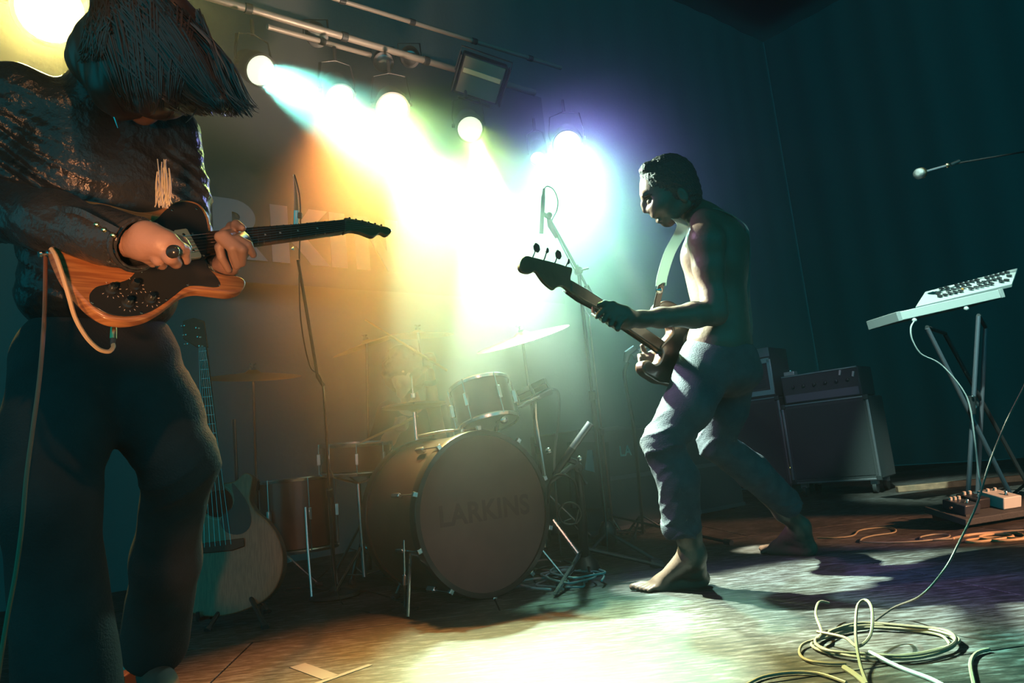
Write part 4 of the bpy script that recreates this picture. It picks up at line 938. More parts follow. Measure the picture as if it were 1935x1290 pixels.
for (x0, y0, x1, y1, x2, y2) in ((335, 178, 330, 205, 308, 230), (372, 195, 366, 218, 350, 232), (300, 185, 296, 202, 288, 214), (345, 180, 352, 200, 346, 212), (440, 120, 444, 150, 470, 190)):
    for u in range(4): strand([(x0+rr.uniform(-4, 4), y0), (x1+rr.uniform(-3, 3), y1), (x2+rr.uniform(-4, 4), y2)], .0011, .004, 1.56, 3)
lk.build('loose_strands', locks, ho, kind='stuff')
# ---------------------------------------------------------------- microphone stands
blackm = mat('stand_black', (.06, .064, .067), .4, .4)
darkc = mat('cable_black', (.03, .03, .03), .45)
def cable(nm, pts, r, m, lab, cat='cable', parent=None, n=7, sm=7, grp=None):
    mb = MB().tube(smoothline(pts, sm), r, n)
    if parent: return mb.build(nm, m, parent)
    return top_mesh(nm, mb, m, lab, cat, grp)
def fl(x, y, z=.006): v = G(x, y); return Vector((v.x, v.y, z))
# tall overhead stand right of the drums
cb = G(1152, 1040); cd_ = 3.95; ct = P(1093, 512, cd_)
cs = thing('microphone_stand', (cb.x, cb.y, 0), 'tall black boom microphone stand behind the bass headstock, centre of the stage', 'microphone stand')
b0 = Vector((cb.x, cb.y, .04)); MB().tube([b0, b0.lerp(ct, .55)], .014, 12).build('lower_tube', blackm, cs); MB().tube([b0.lerp(ct, .55), ct], .0095, 12).build('upper_tube', blackm, cs)
MB().lathe(b0, (ct-b0), [(.045, 0), (.05, .01), (.05, .08), (.03, .12), (.016, .13)], 20).build('leg_hub', blackm, cs)
MB().cyl(b0.lerp(ct, .54), b0.lerp(ct, .57), .02).build('clutch', blackm, cs, bevel=.003)
for (x, y, m_) in ((1243, 1066, chromed), (1060, 1110, chromed), (1215, 1010, chromed)):
    e = fl(x, y, .014); lg = MB().tube([b0+UPV*.06+(e-b0).normalized()*.03, e], .009, 10).build('leg', m_, cs)
    d = (e-b0).normalized(); MB().tube([e-d*.02, e+d*.03], .015, 10).build('rubber_foot', blk, lg)
cm1 = P(1036, 408, 3.75); cm2 = P(1108, 540, 4.02)
MB().tube([cm2, ct, cm1], [.007, .008, .006], 10).build('boom_arm', mat('boom_grey', (.2, .2, .22), .35, .7), cs)
MB().cyl(ct-CF*.03, ct+CF*.03, .022).build('boom_joint', blackm, cs, bevel=.004); MB().tube([ct+CF*-.03, ct-CF*.05+CR*.05+CU*.01], .005, 8).build('joint_handle', blackm, cs)
MB().cyl(cm2, cm2.lerp(ct, -.6), .013).build('counterweight', blackm, cs)
MB().tube([cm1, P(1040, 425, 3.76), P(1052, 448, 3.8)], [.010, .016, .010], 10).build('shock_mount', mat('boom_grey', (.2, .2, .22)), cs)
mc = thing('microphone', P(1025, 400, 3.74), 'slim overhead microphone hanging upright on the boom in the mint haze', 'microphone')
MB().tube([P(1028, 356, 3.74), P(1027, 368, 3.74), P(1026.5, 372, 3.74), P(1023, 441, 3.74)], [.006, .008, .0105, .0105], 14).build('mic_body', blackm, mc)
MB().tube([P(1026, 404, 3.74), P(1034, 408, 3.745), P(1040, 412, 3.75)], .012, 10).build('clip', blackm, mc); MB().ball(P(1038, 406, 3.745), .016, 10).build('swivel', blackm, mc)
cable('cable', [P(1028, 358, 3.74), P(1034, 352, 3.74), P(1046, 358, 3.74), P(1054, 378, 3.75), P(1052, 398, 3.76), P(1042, 420, 3.77), P(1050, 440, 3.80), P(1085, 508, 3.93), ct-CF*.025, b0.lerp(ct, .7)-CF*.02, b0.lerp(ct, .35)-CF*.022, fl(1148, 1050), fl(1120, 1075)], .0035, mat('cable_teal', (.08, .12, .12), .5), 'thin cable looping off the overhead microphone and down its stand')
# second chrome stand just behind it
c2 = P(1112, 596, 4.15); g2 = G(1160, 1010)
s2_ = stand('microphone_stand', g2, c2, 'thin chrome microphone stand close to the right of the tall black stand', 'microphone stand', .009, .1, .1, 1.0)
for (x, y) in ((1378, 1029), (1140, 990)):
    e = fl(x, y, .012); a = Vector((g2.x, g2.y, .12)); lg = MB().tube([a, e], .008, 8).build('leg', blackm, s2_); d = (e-a).normalized(); MB().tube([e-d*.03, e+d*.02], .015, 10).build('rubber_foot', blk, lg)
MB().tube([c2, P(1100, 575, 4.1), P(1095, 560, 4.05)], .006, 8).build('boom_stub', chromed, s2_)
# gooseneck clamp
gk = thing('microphone_stand', G(1216, 1012), 'low stand with a clamp-on microphone just left of the bass body', 'microphone stand')
gb = G(1216, 1012); MB().tube(smoothline([Vector((gb.x, gb.y, .02)), P(1200, 830, 3.95), P(1186, 745, 3.95), P(1180, 705, 3.95), P(1187, 684, 3.95)], 5), .010, 10).build('gooseneck', blackm, gk); tripod(gk, gb, .16, .12, m=blackm)
mk = thing('microphone', P(1198, 668, 3.93), 'short pale clamp-on microphone beside the bass body', 'microphone')
MB().tube([P(1182, 684, 3.93), P(1186, 668, 3.93), P(1200, 657, 3.93)], [.014, .022, .018], 10).build('mic_body', mat('mic_grey', (.3, .3, .32), .35, .6), mk); MB().tube([P(1196, 674, 3.92), P(1212, 666, 3.92)], [.017, .012], 10).build('clamp', mat('mic_grey', (.3, .3, .32)), mk)
MB().tube([P(1208, 664, 3.92), P(1221, 655, 3.92)], [.014, .012], 10).build('connector', chromed, mk)
# kick drum microphone and its stubby stand
kb = G(1108, 1086); kt = P(1092, 882, 3.22)
ks = thing('microphone_stand', (kb.x, kb.y, 0), 'short thick black microphone stand wrapped in cable in front of the bass drum', 'microphone stand')
kk = Vector((kb.x, kb.y, .02)); MB().tube([kk+UPV*.04, kk.lerp(kt, .5), kt], [.022, .022, .017], 14).build('tube', blackm, ks)
MB().lathe(kk-UPV*.015, UPV, [(.07, 0), (.075, .006), (.06, .05), (.035, .085), (.024, .11)], 24).build('base', blackm, ks)
MB().cyl(kt-CF*.03, kt+CF*.03, .020).build('boom_joint', blackm, ks, bevel=.003); MB().tube([kt-CF*.03, P(1103, 905, 3.2), P(1108, 914, 3.2)], [.006, .005, .008], 8).build('joint_handle', blackm, ks)
MB().ball(P(1095, 866, 3.19), .012, 8).build('wing_bolt', chromed, ks)
MB().tube([P(1040, 910, 3.14), P(1093, 872, 3.2)], [.009, .012], 10).build('boom_arm', blackm, ks)
for (x, y, m_) in ((1040, 980, chromed), (1050, 1128, chromed), (1246, 1072, blackm)):
    a = kk+UPV*.10 if y > 1000 else P(1092, 1045, 3.25); e = fl(x, y, .012) if y > 1000 else P(1045, 982, 3.3)
    lg = MB().tube([a, e], .010, 10).build('leg', m_, ks)
    if m_ is blackm: d = (e-a).normalized(); MB().tube([e-d*.04, e+d*.02], .017, 10).build('rubber_foot', blk, lg)
km = thing('microphone', P(1080, 850, 3.15), 'short black microphone pointing up to the right on the low stand by the bass drum', 'microphone')
MB().tube([P(1048, 898, 3.14), P(1060, 878, 3.14), P(1074, 858, 3.14), P(1082, 846, 3.14)], [.012, .015, .016, .016], 16).build('mic_body', blackm, km)
MB().tube([P(1082, 846, 3.14), P(1116, 799, 3.14)], .0155, 16).build('mic_barrel', mat('mic_satin', (.20, .20, .21), .3, .6), km)
MB().tube([P(1074, 868, 3.15), P(1086, 872, 3.17)], .014, 10).build('clip', blackm, km)
lp = [P(1048, 898, 3.14), P(1036, 918, 3.14), P(1036, 950, 3.14), P(1040, 910, 3.12), P(1060, 896, 3.11), P(1084, 908, 3.12), P(1092, 940, 3.17)]
cable('cable', lp, .006, darkc, 'black cable arching from the low bass drum microphone to its stand')
cable('cable', [P(1092+0, 1000, 3.19), P(1085, 990, 3.19)]+[P(1077+21*math.cos(w), 970-21*math.sin(w), 3.18) for w in [(-.6-2*PI*i/14) for i in range(16)]]+[P(1095, 960, 3.19)], .0045, darkc, 'small loop of black cable hanging on the low microphone stand')
# left straight stand in front of the floor tom, with a thin boom
lb = G(634, 1128); lt = P(611, 728, 3.2)
ls2 = thing('microphone_stand', (lb.x, lb.y, 0), 'straight chrome microphone stand catching orange light left of the bass drum', 'microphone stand')
l0 = Vector((lb.x, lb.y, .03)); MB().tube([l0, l0.lerp(lt, .5)], .0095, 12).build('lower_tube', chromed, ls2); MB().tube([l0.lerp(lt, .5), lt], .0065, 12).build('upper_tube', chromed, ls2)
MB().cyl(l0.lerp(lt, .48), l0.lerp(lt, .52), .015).build('clutch', blackm, ls2, bevel=.003)
MB().lathe(Vector((lb.x, lb.y, .0)), UPV, [(.11, 0), (.12, .006), (.11, .02), (.03, .032), (.012, .06)], 32).build('round_base', blackm, ls2)
MB().tube([lt, P(600, 712, 3.18), P(563, 490, 2.95)], [.009, .007, .006], 10).build('boom_arm', blackm, ls2)
vm = thing('microphone', P(560, 430, 2.95), 'microphone on a thin boom crossing the banner above the guitar headstock', 'microphone')
MB().tube([P(558, 452, 2.95), P(560, 398, 2.95)], [.010, .012], 14).build('mic_body', chromed, vm); MB().tube([P(560, 398, 2.95), P(559, 368, 2.95), P(555, 332, 2.95)], [.009, .007, .002], 10).build('mic_tip', mat('mic_bronze', (.3, .2, .12), .4, .5), vm)
MB().tube([P(556, 470, 2.95), P(551, 470, 2.95)], [.010, .004], 8).build('clip', chromed, vm)
MB().box(P(566, 407, 2.95), CR, CU, CF, .010, .012, .008).build('clip_wing', blackm, vm, bevel=.003)
cable('cable', [P(555, 334, 2.95), P(557, 332, 2.96), P(566, 370, 2.97), P(568, 420, 2.97), P(566, 480, 2.97), P(568, 600, 3.0), P(585, 690, 3.12), lt-CF*.015, l0.lerp(lt, .6)-CF*.014, l0.lerp(lt, .2)-CF*.014, fl(645, 1140), fl(700, 1160)], .0028, darkc, 'thin cable running down the left chrome microphone stand')
# short pole in front of the bass drum
g4 = G(766, 1152); s4 = thing('microphone_stand', (g4.x, g4.y, 0), 'thin short pole standing in the dark left of the bass drum front head', 'microphone stand')
MB().tube([Vector((g4.x, g4.y, .01)), P(765, 1095, 2.93)], .006, 10).build('lower_tube', chromed, s4); MB().tube([P(765, 1095, 2.93), P(764, 1020, 2.95)], .004, 10).build('upper_tube', chromed, s4); MB().cyl(P(765, 1105, 2.93), P(765, 1085, 2.93), .010).build('clutch', chromed, s4, bevel=.002)
MB().lathe(Vector((g4.x, g4.y, 0)), UPV, [(.05, 0), (.055, .004), (.02, .012), (.006, .02)], 24).build('round_base', blackm, s4)
# far right microphone on a boom
fm = P(1737, 328, 4.2); fe = P(1806, 309, 4.3)
matte = mat('matte_black', (.02, .02, .02), .9)
fs = thing('microphone_stand', G(1990, 960), 'black boom stand reaching in from the right above the keyboard', 'microphone stand')
fb0 = G(1990, 960); MB().tube([Vector((fb0.x, fb0.y, .02)), P(1945, 285, 4.35)], .009, 10).build('tube', matte, fs)
MB().tube([P(1945, 285, 4.35), fe], .005, 10).build('boom_arm', matte, fs); tripod(fs, fb0, .28, .2, m=blackm)
MB().tube([P(1796, 312, 4.28), P(1813, 304, 4.28)], [.012, .009], 10).build('boom_tip', chromed, fs)
fk = thing('microphone', fm, 'vocal microphone with a pale round grille floating at the upper right', 'microphone')
fa_ = (P(1790, 313, 4.27)-fm).normalized(); MB().lathe(fm+fa_*.005, -fa_, [(.026, -.012), (.030, 0), (.030, .014), (.022, .028), (.008, .034)], 24).build('grille', mat('mic_grille', (.55, .55, .55), .4, .8, bump=.6, bscale=300), fk)
MB().lathe(fm+fa_*.005, fa_, [(.031, .008), (.031, .018), (.024, .03)], 24).build('collar', gold_ if 'gold_' in globals() else mat('brass_dull', (.6, .42, .25), .35, 1), fk)
MB().tube([fm+fa_*.03, P(1788, 313.5, 4.27)], [.0085, .0075], 12).build('mic_handle', mat('mic_satin_light', (.5, .5, .55), .35, .7), fk); MB().ball(P(1790, 312.5, 4.27), .014, 10).build('swivel', mat('brass_dull', (.6, .42, .25), .35, 1), fk)

# ---------------------------------------------------------------- amplifiers on the right
ad = Vector((-.746, .666, 0)); an = Vector((-.666, -.746, 0)); cabm = mat('amp_tolex', (.08, .085, .09), .7, bump=.4, bscale=160); alu = mat('aluminium_edge', (.45, .43, .47), .4, .8); grillc = mat('grille_cloth', (.07, .075, .08), .9, bump=.3, bscale=250)
def cab(nm, cr, w, h, dp_, z, lab, cat, edges=True, grille=True, strip=False):
    # cr: near right front bottom corner on the floor plan
    t = thing(nm, (cr.x, cr.y, z), lab, cat); c = Vector((cr.x, cr.y, z))+ad*w*.5-an*dp_*.5+UPV*h*.5
    MB().box(c, ad, -an, UPV, w*.5, dp_*.5, h*.5).build('case', cabm, t, bevel=.012)
    if grille: MB().box(c+an*(dp_*.5+.001), ad, -an, UPV, w*.5-.035, .004, h*.5-.035).build('grille', grillc, t, bevel=.002)
    if edges:
        for s_ in (-1, 1):
            MB().box(c+an*(dp_*.5)+ad*s_*(w*.5-.004), ad, -an, UPV, .009, .007, h*.5-.03).build('edge_trim', alu, t, bevel=.002)
            MB().box(c+an*(dp_*.5)+UPV*s_*(h*.5-.004), ad, -an, UPV, w*.5-.03, .007, .007).build('edge_trim', alu, t, bevel=.002)
            for k in (-1, 1): MB().box(c+an*(dp_*.5)+ad*s_*(w*.5-.012)+UPV*k*(h*.5-.012), ad, -an, UPV, .02, .014, .02).build('corner_cap', blk, t, bevel=.005)
    return t, c
c1 = P(1665, 900, 5.8); c1 = Vector((c1.x, c1.y, 0))
t1, cc1 = cab('speaker_cabinet', c1, .70, .66, .40, .11, 'black bass speaker cabinet with pale metal edges at the right rear', 'speaker')
for k in (0, 1):
    for q in (0, 1):
        w_ = c1+ad*(.07+.56*k)-an*(.06+.28*q)+UPV*.045
        ck = MB().cyl(w_-ad*.015, w_+ad*.015, .045, n=20).build('caster', blk, t1, bevel=.004); MB().box(w_+UPV*.045, ad, an, UPV, .025, .03, .02).build('caster_fork', alu, ck)
t2, cc2 = cab('amplifier', c1+ad*.03, .64, .24, .34, .775, 'black amplifier head with two small lit knobs on the right speaker cabinet', 'amplifier', edges=False, grille=False)
MB().box(cc2+an*.172-UPV*.075, ad, -an, UPV, .30, .004, .032).build('face_strip', mat('panel_grey', (.20, .20, .23), .5), t2, bevel=.002)
MB().box(cc2+an*.172+UPV*.115, ad, -an, UPV, .31, .006, .005).build('top_trim', alu, t2)
for (x, y) in ((1587, 704), (1612, 706)):
    q = W(x, y, cc2+an*.174, an); MB().box(q, (UPV*.9-ad*.25).normalized(), an, (ad*.9+UPV*.25).normalized(), .022, .010, .008).build('knob', mat('knob_cream', (.9, .85, .75), .35), t2, bevel=.003)
for i in range(6): q = cc2+an*.178-ad*(-.22+.09*i)+UPV*.02; MB().lathe(q, an, [(.014, 0), (.012, .015), (.004, .018)], 14).build('dial', blk, t2)
MB().box(cc2+UPV*.128, ad, an, UPV, .09, .02, .008).build('carry_handle', blk, t2, bevel=.006)
hd2 = P(1520, 690, 6.2); tb = thing('effect_box', hd2, 'small silver box lying on the left end of the amplifier head', 'box'); 
hz = Vector((hd2.x, hd2.y, 1.03)); hz = c1+ad*.60-an*.06+UPV*1.035; tb.location = hz-UPV*.02; ORG[tb.name] = hz-UPV*.02
MB().box(hz, ad, an, UPV, .045, .04, .018).build('case', mat('box_silver', (.6, .6, .58), .4, .5), tb, bevel=.004); MB().lathe(hz+UPV*.018, UPV, [(.012, 0), (.012, .012), (.004, .014)], 12).build('switch', chromed, tb)
c3 = P(1495, 905, 6.35); c3 = Vector((c3.x, c3.y, 0))
t3, cc3 = cab('speaker_cabinet', c3, .66, .78, .42, .08, 'dark speaker cabinet behind the bass player\'s back leg', 'speaker')
for k in (0, 1):
    w_ = c3+ad*(.07+.52*k)-an*.06+UPV*.035; MB().cyl(w_-ad*.015, w_+ad*.015, .035, n=16).build('caster', blk, t3, bevel=.004)
for (x, y) in ((1494, 883), (1496.5, 894)):
    q = W(x, y, cc3+an*.222, an); MB().lathe(q, an, [(.006, 0), (.005, .004), (.001, .005)], 10).build('led', mat('led_green', (.6, .7, .2), .3, emit=(.8, .9, .2), estr=1.2), t3)
t4, cc4 = cab('rack_case', c3+ad*.02, .58, .44, .40, .865, 'open rack flight case with bright metal edges on the dark speaker cabinet', 'rack case', edges=False, grille=False)
mb = MB().box(cc4+an*.202+UPV*.175, ad, -an, UPV, .29, .006, .040).build('lid_edge', mat('rack_edge', (.42, .40, .45), .5, .4), t4, bevel=.002)
MB().box(cc4+an*.205-UPV*.18, ad, -an, UPV, .29, .008, .022).build('bottom_rail', mat('rack_rail', (.65, .65, .68), .35, .7), t4, bevel=.002)
MB().box(cc4+an*.205-ad*.275-UPV*.03, ad, -an, UPV, .018, .008, .14).build('side_rail', mat('rack_rail', (.65, .65, .68)), t4, bevel=.002)
MB().box(cc4+an*.205-ad*.13+UPV*.10, ad, -an, UPV, .15, .008, .022).build('rack_front', mat('rack_rail', (.65, .65, .68)), t4, bevel=.002)
MB().box(cc4+an*.205+ad*.13+UPV*.03, ad, -an, UPV, .10, .01, .03).build('rack_latch', alu, t4, bevel=.004)
for i in range(3): MB().box(cc4+an*.200-UPV*(.04+.04*i)+ad*.02, ad, -an, UPV, .24, .004, .016).build('rack_unit', blk, t4, bevel=.002)
# flight case with stencilled letters and banner fragment behind the drums
f0 = G(1258, 965); fd = wdir; t5 = thing('flight_case', (f0.x, f0.y, 0), 'dark low flight case with pale stencilled letters behind the bass player\'s front knee', 'flight case')
fo = P(1165, 925, 5.0); fo.z = 0; fcx = fo+fd*.55-wnor*.25+UPV*.36
MB().box(fcx, fd, -wnor, UPV, .85, .25, .34).build('case', mat('case_ply', (.08, .075, .085), .6, bump=.1), t5, bevel=.01)
for z_ in (.03, .36, .69): MB().box(fo+fd*.55+UPV*z_+wnor*.002, fd, wnor, UPV, .85, .008, .014).build('edge_trim', mat('edge_dull', (.16, .15, .17), .5, .4), t5)
q1 = W(1171, 862, fo+wnor*.006, wnor)
words('stencil_letters', 'LA', q1, fd, UPV, .10, mat('stencil', (.85, .75, .65), .8), t5, bold=.02)
p1 = W(1098, 892, fo+wnor*.006, wnor); 
for c_ in (0, 1): MB().cyl(fo+fd*(-.2+1.5*c_)-wnor*.05, fo+fd*(-.17+1.5*c_)-wnor*.05+UPV*.0, .03, n=14).build('caster', blk, t5)
t6 = thing('sign_panel', W(1110, 900, fo+wnor*.1, wnor), 'grey angular letter fragment on a dark panel behind the low microphone', 'sign')
pp = [W(x, y, fo+wnor*.10, wnor) for (x, y) in ((1110, 850), (1118, 850), (1123, 892), (1104, 887))]
MB().prism([W(x, y, fo+wnor*.09, wnor) for (x, y) in ((1075, 835), (1150, 835), (1156, 960), (1082, 960))], -wnor*.02).build('panel', mat('panel_black', (.05, .05, .055), .8), t6)
MB().prism(pp, wnor*.004).build('painted_shape', grey, t6)

# ---------------------------------------------------------------- keyboard controller on an X stand
kL = P(1693, 599, 4.4); kR = P(1893, 554, 4.55); kx_ = (kR-kL).normalized(); ky = (UPV-kx_*UPV.dot(kx_)).normalized(); kz = kx_.cross(ky)     # kz away
if kz.dot(CF) < 0: kz = -kz
mint = mat('keyboard_white', (.78, .80, .78), .45)
kt_ = thing('keyboard', (kL+kR)/2, 'pale synthesizer keyboard tilted on an X-shaped stand at the right edge', 'keyboard')
Lk = (kR-kL).length; kc = (kL+kR)/2
MB().box(kc+kz*.13, kx_, kz, ky, Lk*.5, .14, .027).build('lower_case', mint, kt_, bevel=.004)
MB().box(kL+kx_*.012+kz*.125, kx_, kz, ky, .014, .142, .029).build('end_cheek', mat('cheek_grey', (.5, .52, .52), .5), kt_, bevel=.003)
MB().box(kR-kx_*.012+kz*.125, kx_, kz, ky, .014, .142, .029).build('end_cheek', mat('cheek_grey', (.5, .52, .52)), kt_, bevel=.003)
# sloping panel: front edge low, back edge high
a_ = [P(1730, 579, 4.42), P(1912, 536, 4.58), P(1923, 506, 4.86), P(1748, 551, 4.72)]
pn2 = (a_[1]-a_[0]).cross(a_[3]-a_[0]).normalized()
if pn2.dot(CF) > 0: pn2 = -pn2
pl = thing('controller', sum(a_, Vector())/4, 'sloping pale controller full of dark keys on top of the keyboard', 'controller')
MB().prism(a_, -pn2*.022).build('panel', mint, pl, bevel=.003)
kk_ = MB(); 
def bil(u, v): return a_[0].lerp(a_[1], u).lerp(a_[3].lerp(a_[2], u), v)
eu = (a_[1]-a_[0]).normalized(); ev = pn2.cross(eu)
for r_ in range(3):
    for i in range(15):
        u = .17+.054*i+.012*r_; v = (.25, .5, .78)[r_]
        if (i*7+r_*5) % 6 == 0: continue
        if u > .965: continue
        c = bil(u, v)+pn2*.006
        MB().prism([c+eu*.0125*math.cos(w)+ev*.020*math.sin(w) for w in [PI/6+PI/3*g for g in range(6)]], pn2*.008).build('dark_key', blk, pl)
MB().lathe(bil(.45, .35)+pn2*.003, pn2, [(.008, 0), (.007, .012), (.002, .014)], 12).build('small_knob', mat('led_orange', (.9, .4, .1), .4), pl)
for (x, y, d) in ((1728, 605, 4.40), (1826, 583, 4.47)): MB().ball(P(x, y, d), .014, 10).build('foot_knob', mint, kt_)
ks_ = thing('keyboard_stand', G(1860, 960), 'black X-shaped stand carrying the pale keyboard', 'keyboard stand')
stl_ = mat('stand_steel', (.34, .36, .42), .4, .7)
for (a, b, m_) in (((1752, 620, 4.42), (1935, 985, 4.5), stl_), ((1849, 597, 4.48), (1828, 955, 4.5), stl_), ((1786, 632, 4.78), (1950, 930, 4.95), blackm), ((1862, 620, 4.80), (1848, 915, 4.9), stl_)):
    p, q = P(*a), P(*b); q = p+(q-p)*((p.z-.012)/max(p.z-q.z, .01)); MB().tube([p, q], .013, 10).build('leg', m_, ks_)
    MB().tube([q-CR*.03, q+CR*.03], .016, 10).build('rubber_foot', blk, ks_)
MB().cyl(P(1838, 768, 4.42), P(1844, 762, 4.9), .020, n=16).build('pivot_bolt', chromed, ks_); MB().cyl(P(1837, 748, 4.43), P(1837, 782, 4.43), .022, n=16).build('pivot_sleeve', blackm, ks_, bevel=.002)
for (x, y) in ((1838, 749), (1833, 771), (1835, 778)): MB().ball(P(x, y, 4.40), .008, 8).build('bolt', chromed, ks_)
for s_ in (0, 1): MB().tube([P(1752+97*s_, 618-22*s_, 4.42+.06*s_), P(1786+76*s_, 630-12*s_, 4.80)], .012, 10).build('cross_bar', blackm, ks_)
wht = mat('cable_cream', (.78, .68, .5), .5)
cable('cable', [P(1727, 607, 4.38), P(1721, 620, 4.36), P(1724, 642, 4.36), P(1740, 668, 4.37), P(1768, 682, 4.38), P(1786, 696, 4.38), P(1815, 730, 4.38), P(1832, 765, 4.38), P(1842, 830, 4.38), P(1850, 900, 4.4), fl(1866, 968)], .0045, mint, 'pale cable hanging from the left end of the keyboard')
# batten on the floor
ba = G(1700, 929); bb_ = G(1935, 908); bd_ = (bb_-ba).normalized(); bt = MB().box(ba.lerp(bb_, .6)+UPV*.022, bd_, UPV.cross(bd_), UPV, (bb_-ba).length*.62, .03, .022)
top_mesh('wood_batten', bt, mat('raw_wood', (.55, .32, .2), .6, var=.3, vscale=20), 'raw wooden batten lying on the stage floor behind the keyboard stand', 'batten', bevel=.003)
# pedal board
pb = [fl(1828, 1002, .02), fl(1990, 975, .02)]; pd_ = (pb[1]-pb[0]).normalized(); pq = UPV.cross(pd_); ps_ = (pq*.93+UPV*.22).normalized()
pbt = thing('pedalboard', pb[0]+pd_*.3, 'black sloping pedalboard at the right edge of the stage floor', 'pedalboard')
pnn = pd_.cross(ps_); MB().box(pb[0]+pd_*.36+ps_*.12+UPV*.015, pd_, ps_, pnn, .36, .12, .016).build('board', cabm, pbt, bevel=.004)
for k in (0, 1): MB().box(pb[0]+pd_*(.05+.6*k)+ps_*.13+UPV*-.0, pd_, pq, UPV, .012, .10, .018).build('support', blk, pbt)
def pedal(u, v, w, l, h, m_, lab, kn):
    t = thing('effect_pedal', pb[0]+pd_*u+ps_*v+UPV*.033, lab, 'effect pedal'); c = pb[0]+pd_*u+ps_*v+UPV*(.033)+pnn*h*.5
    MB().box(c, pd_, ps_, pnn, w*.5, l*.5, h*.5).build('case', m_, t, bevel=.005)
    for i in range(kn):
        q = c+pnn*h*.5+ps_*l*.28+pd_*w*(.5*((i+.5)/kn)*2-.5)*.8; MB().lathe(q, pnn, [(.009, 0), (.008, .014), (.003, .016)], 12).build('knob', mat('knob_cream', (.9, .85, .75)), t)
    q = c+pnn*h*.5-ps_*l*.25; MB().lathe(q, pnn, [(.012, 0), (.008, .003), (.006, .012), (.009, .014), (.006, .02)], 14).build('foot_switch', chromed, t)
    MB().tube([c-pd_*(w*.5)+ps_*.0, c-pd_*(w*.5+.02)], .007, 8).build('jack_plug', chromed, t)
pedal(.09, .10, .10, .13, .05, mat('pedal_dark', (.05, .06, .08), .35), 'dark effect pedal at the left end of the pedalboard', 3)
pedal(.225, .15, .09, .12, .05, mat('pedal_black', (.03, .03, .035), .4), 'black effect pedal second from the left on the pedalboard', 2)
pedal(.35, .11, .12, .15, .06, mat('pedal_white', (.75, .78, .76), .4), 'white effect pedal at the frame edge on the pedalboard', 2)
MB
# ---------------------------------------------------------------- cables on the floor
cream_c = mat('cable_cream_floor', (.42, .34, .22), .5); tan_c = mat('cable_tan', (.55, .42, .28), .5); org_c = mat('cable_orange', (.55, .22, .12), .45)
cable('cable', [fl(1545, 1018), fl(1580, 1018), fl(1612, 1014), fl(1625, 1004), fl(1660, 999), fl(1688, 1000), fl(1690, 1008), fl(1650, 1014), fl(1630, 1020), fl(1632, 1026), fl(1690, 1027), fl(1745, 1024), fl(1790, 1018), fl(1792, 1012), fl(1765, 1012), fl(1740, 1017), fl(1750, 1022), fl(1800, 1020), fl(1850, 1010), fl(1935, 1004)], .0038, cream_c, 'cream cable snaking over the floor behind the bass player\'s rear foot')
cable('cable', [fl(1800, 1020), fl(1840, 1012), fl(1900, 1008), fl(1933, 1013), fl(1930, 1020), fl(1880, 1018), fl(1835, 1022), fl(1828, 1026), fl(1860, 1025), fl(1915, 1016), fl(1880, 1011), fl(1850, 1018), fl(1890, 1024), fl(1960, 1018)], .006, mat('cable_amber', (.75, .5, .28), .5), 'tangled amber cable in front of the pedalboard')
rc = [P(1952, 690, 2.2), P(1935, 730, 2.15), P(1900, 800, 2.08), P(1868, 880, 2.02), P(1845, 955, 1.98), P(1812, 1025, 1.94), P(1785, 1075, 1.92), P(1740, 1125, 1.92), fl(1690, 1170, .03), fl(1635, 1192)]
cable('cable', rc, .0030, mat('cable_brown', (.20, .15, .12), .5), 'taut thin cable rising from the floor coil to the right edge', sm=6)
# the coil
def coil(cx, cy, rx, ry, n, seed, jit=.06):
    rr = random.Random(seed); pts = []
    for i in range(int(n*10)):
        w = 2*PI*i/10; pts.append(fl(cx+rx*(1+jit*rr.uniform(-1, 1))*math.cos(w), cy-ry*(1+jit*rr.uniform(-1, 1))*math.sin(w), .006+.0040*(i/10)))
    return pts
cable('cable', coil(1675, 1222, 128, 30, 3.6, 3, .10)+[fl(1556, 1216, .03), fl(1547, 1195, .05), fl(1555, 1178, .06), fl(1572, 1173, .05)], .0036, cream_c, 'big loose coil of cream cable on the floor at the lower right')
cable('cable', [fl(1548, 1216, .03), fl(1600, 1232, .035), fl(1625, 1246, .03), fl(1652, 1240, .05), fl(1660, 1225, .09), fl(1650, 1210, .10), fl(1632, 1214, .09), fl(1624, 1240, .05), fl(1628, 1270, .02), fl(1640, 1300, .008)], .0038, cream_c, 'knotted loop of cream cable on top of the floor coil')
cable('cable', [fl(1548, 1216, .012), fl(1518, 1225, .01), fl(1512, 1240), fl(1530, 1253), fl(1570, 1258), fl(1600, 1258)], .0036, cream_c, 'end of the cream cable bulging out left of the coil')
cable('cable', [fl(1645, 1248, .02), fl(1700, 1265), fl(1760, 1288), fl(1800, 1310)], .0048, mint, 'pale cable leaving the coil to the bottom edge')
cable('cable', [fl(1596, 1266), fl(1620, 1282), fl(1640, 1300)], .0065, cream_c, 'short cream cable end below the coil')
cable('cable', [fl(1400, 1305), fl(1440, 1284), fl(1495, 1275), fl(1550, 1278), fl(1600, 1295)], .0038, cream_c, 'arc of cream cable at the bottom edge left of the coil')
cable('cable', [fl(1870, 1232), fl(1845, 1240), fl(1835, 1260), fl(1842, 1300)], .0045, tan_c, 'lone tan cable end at the lower right edge')
rr = random.Random(5)
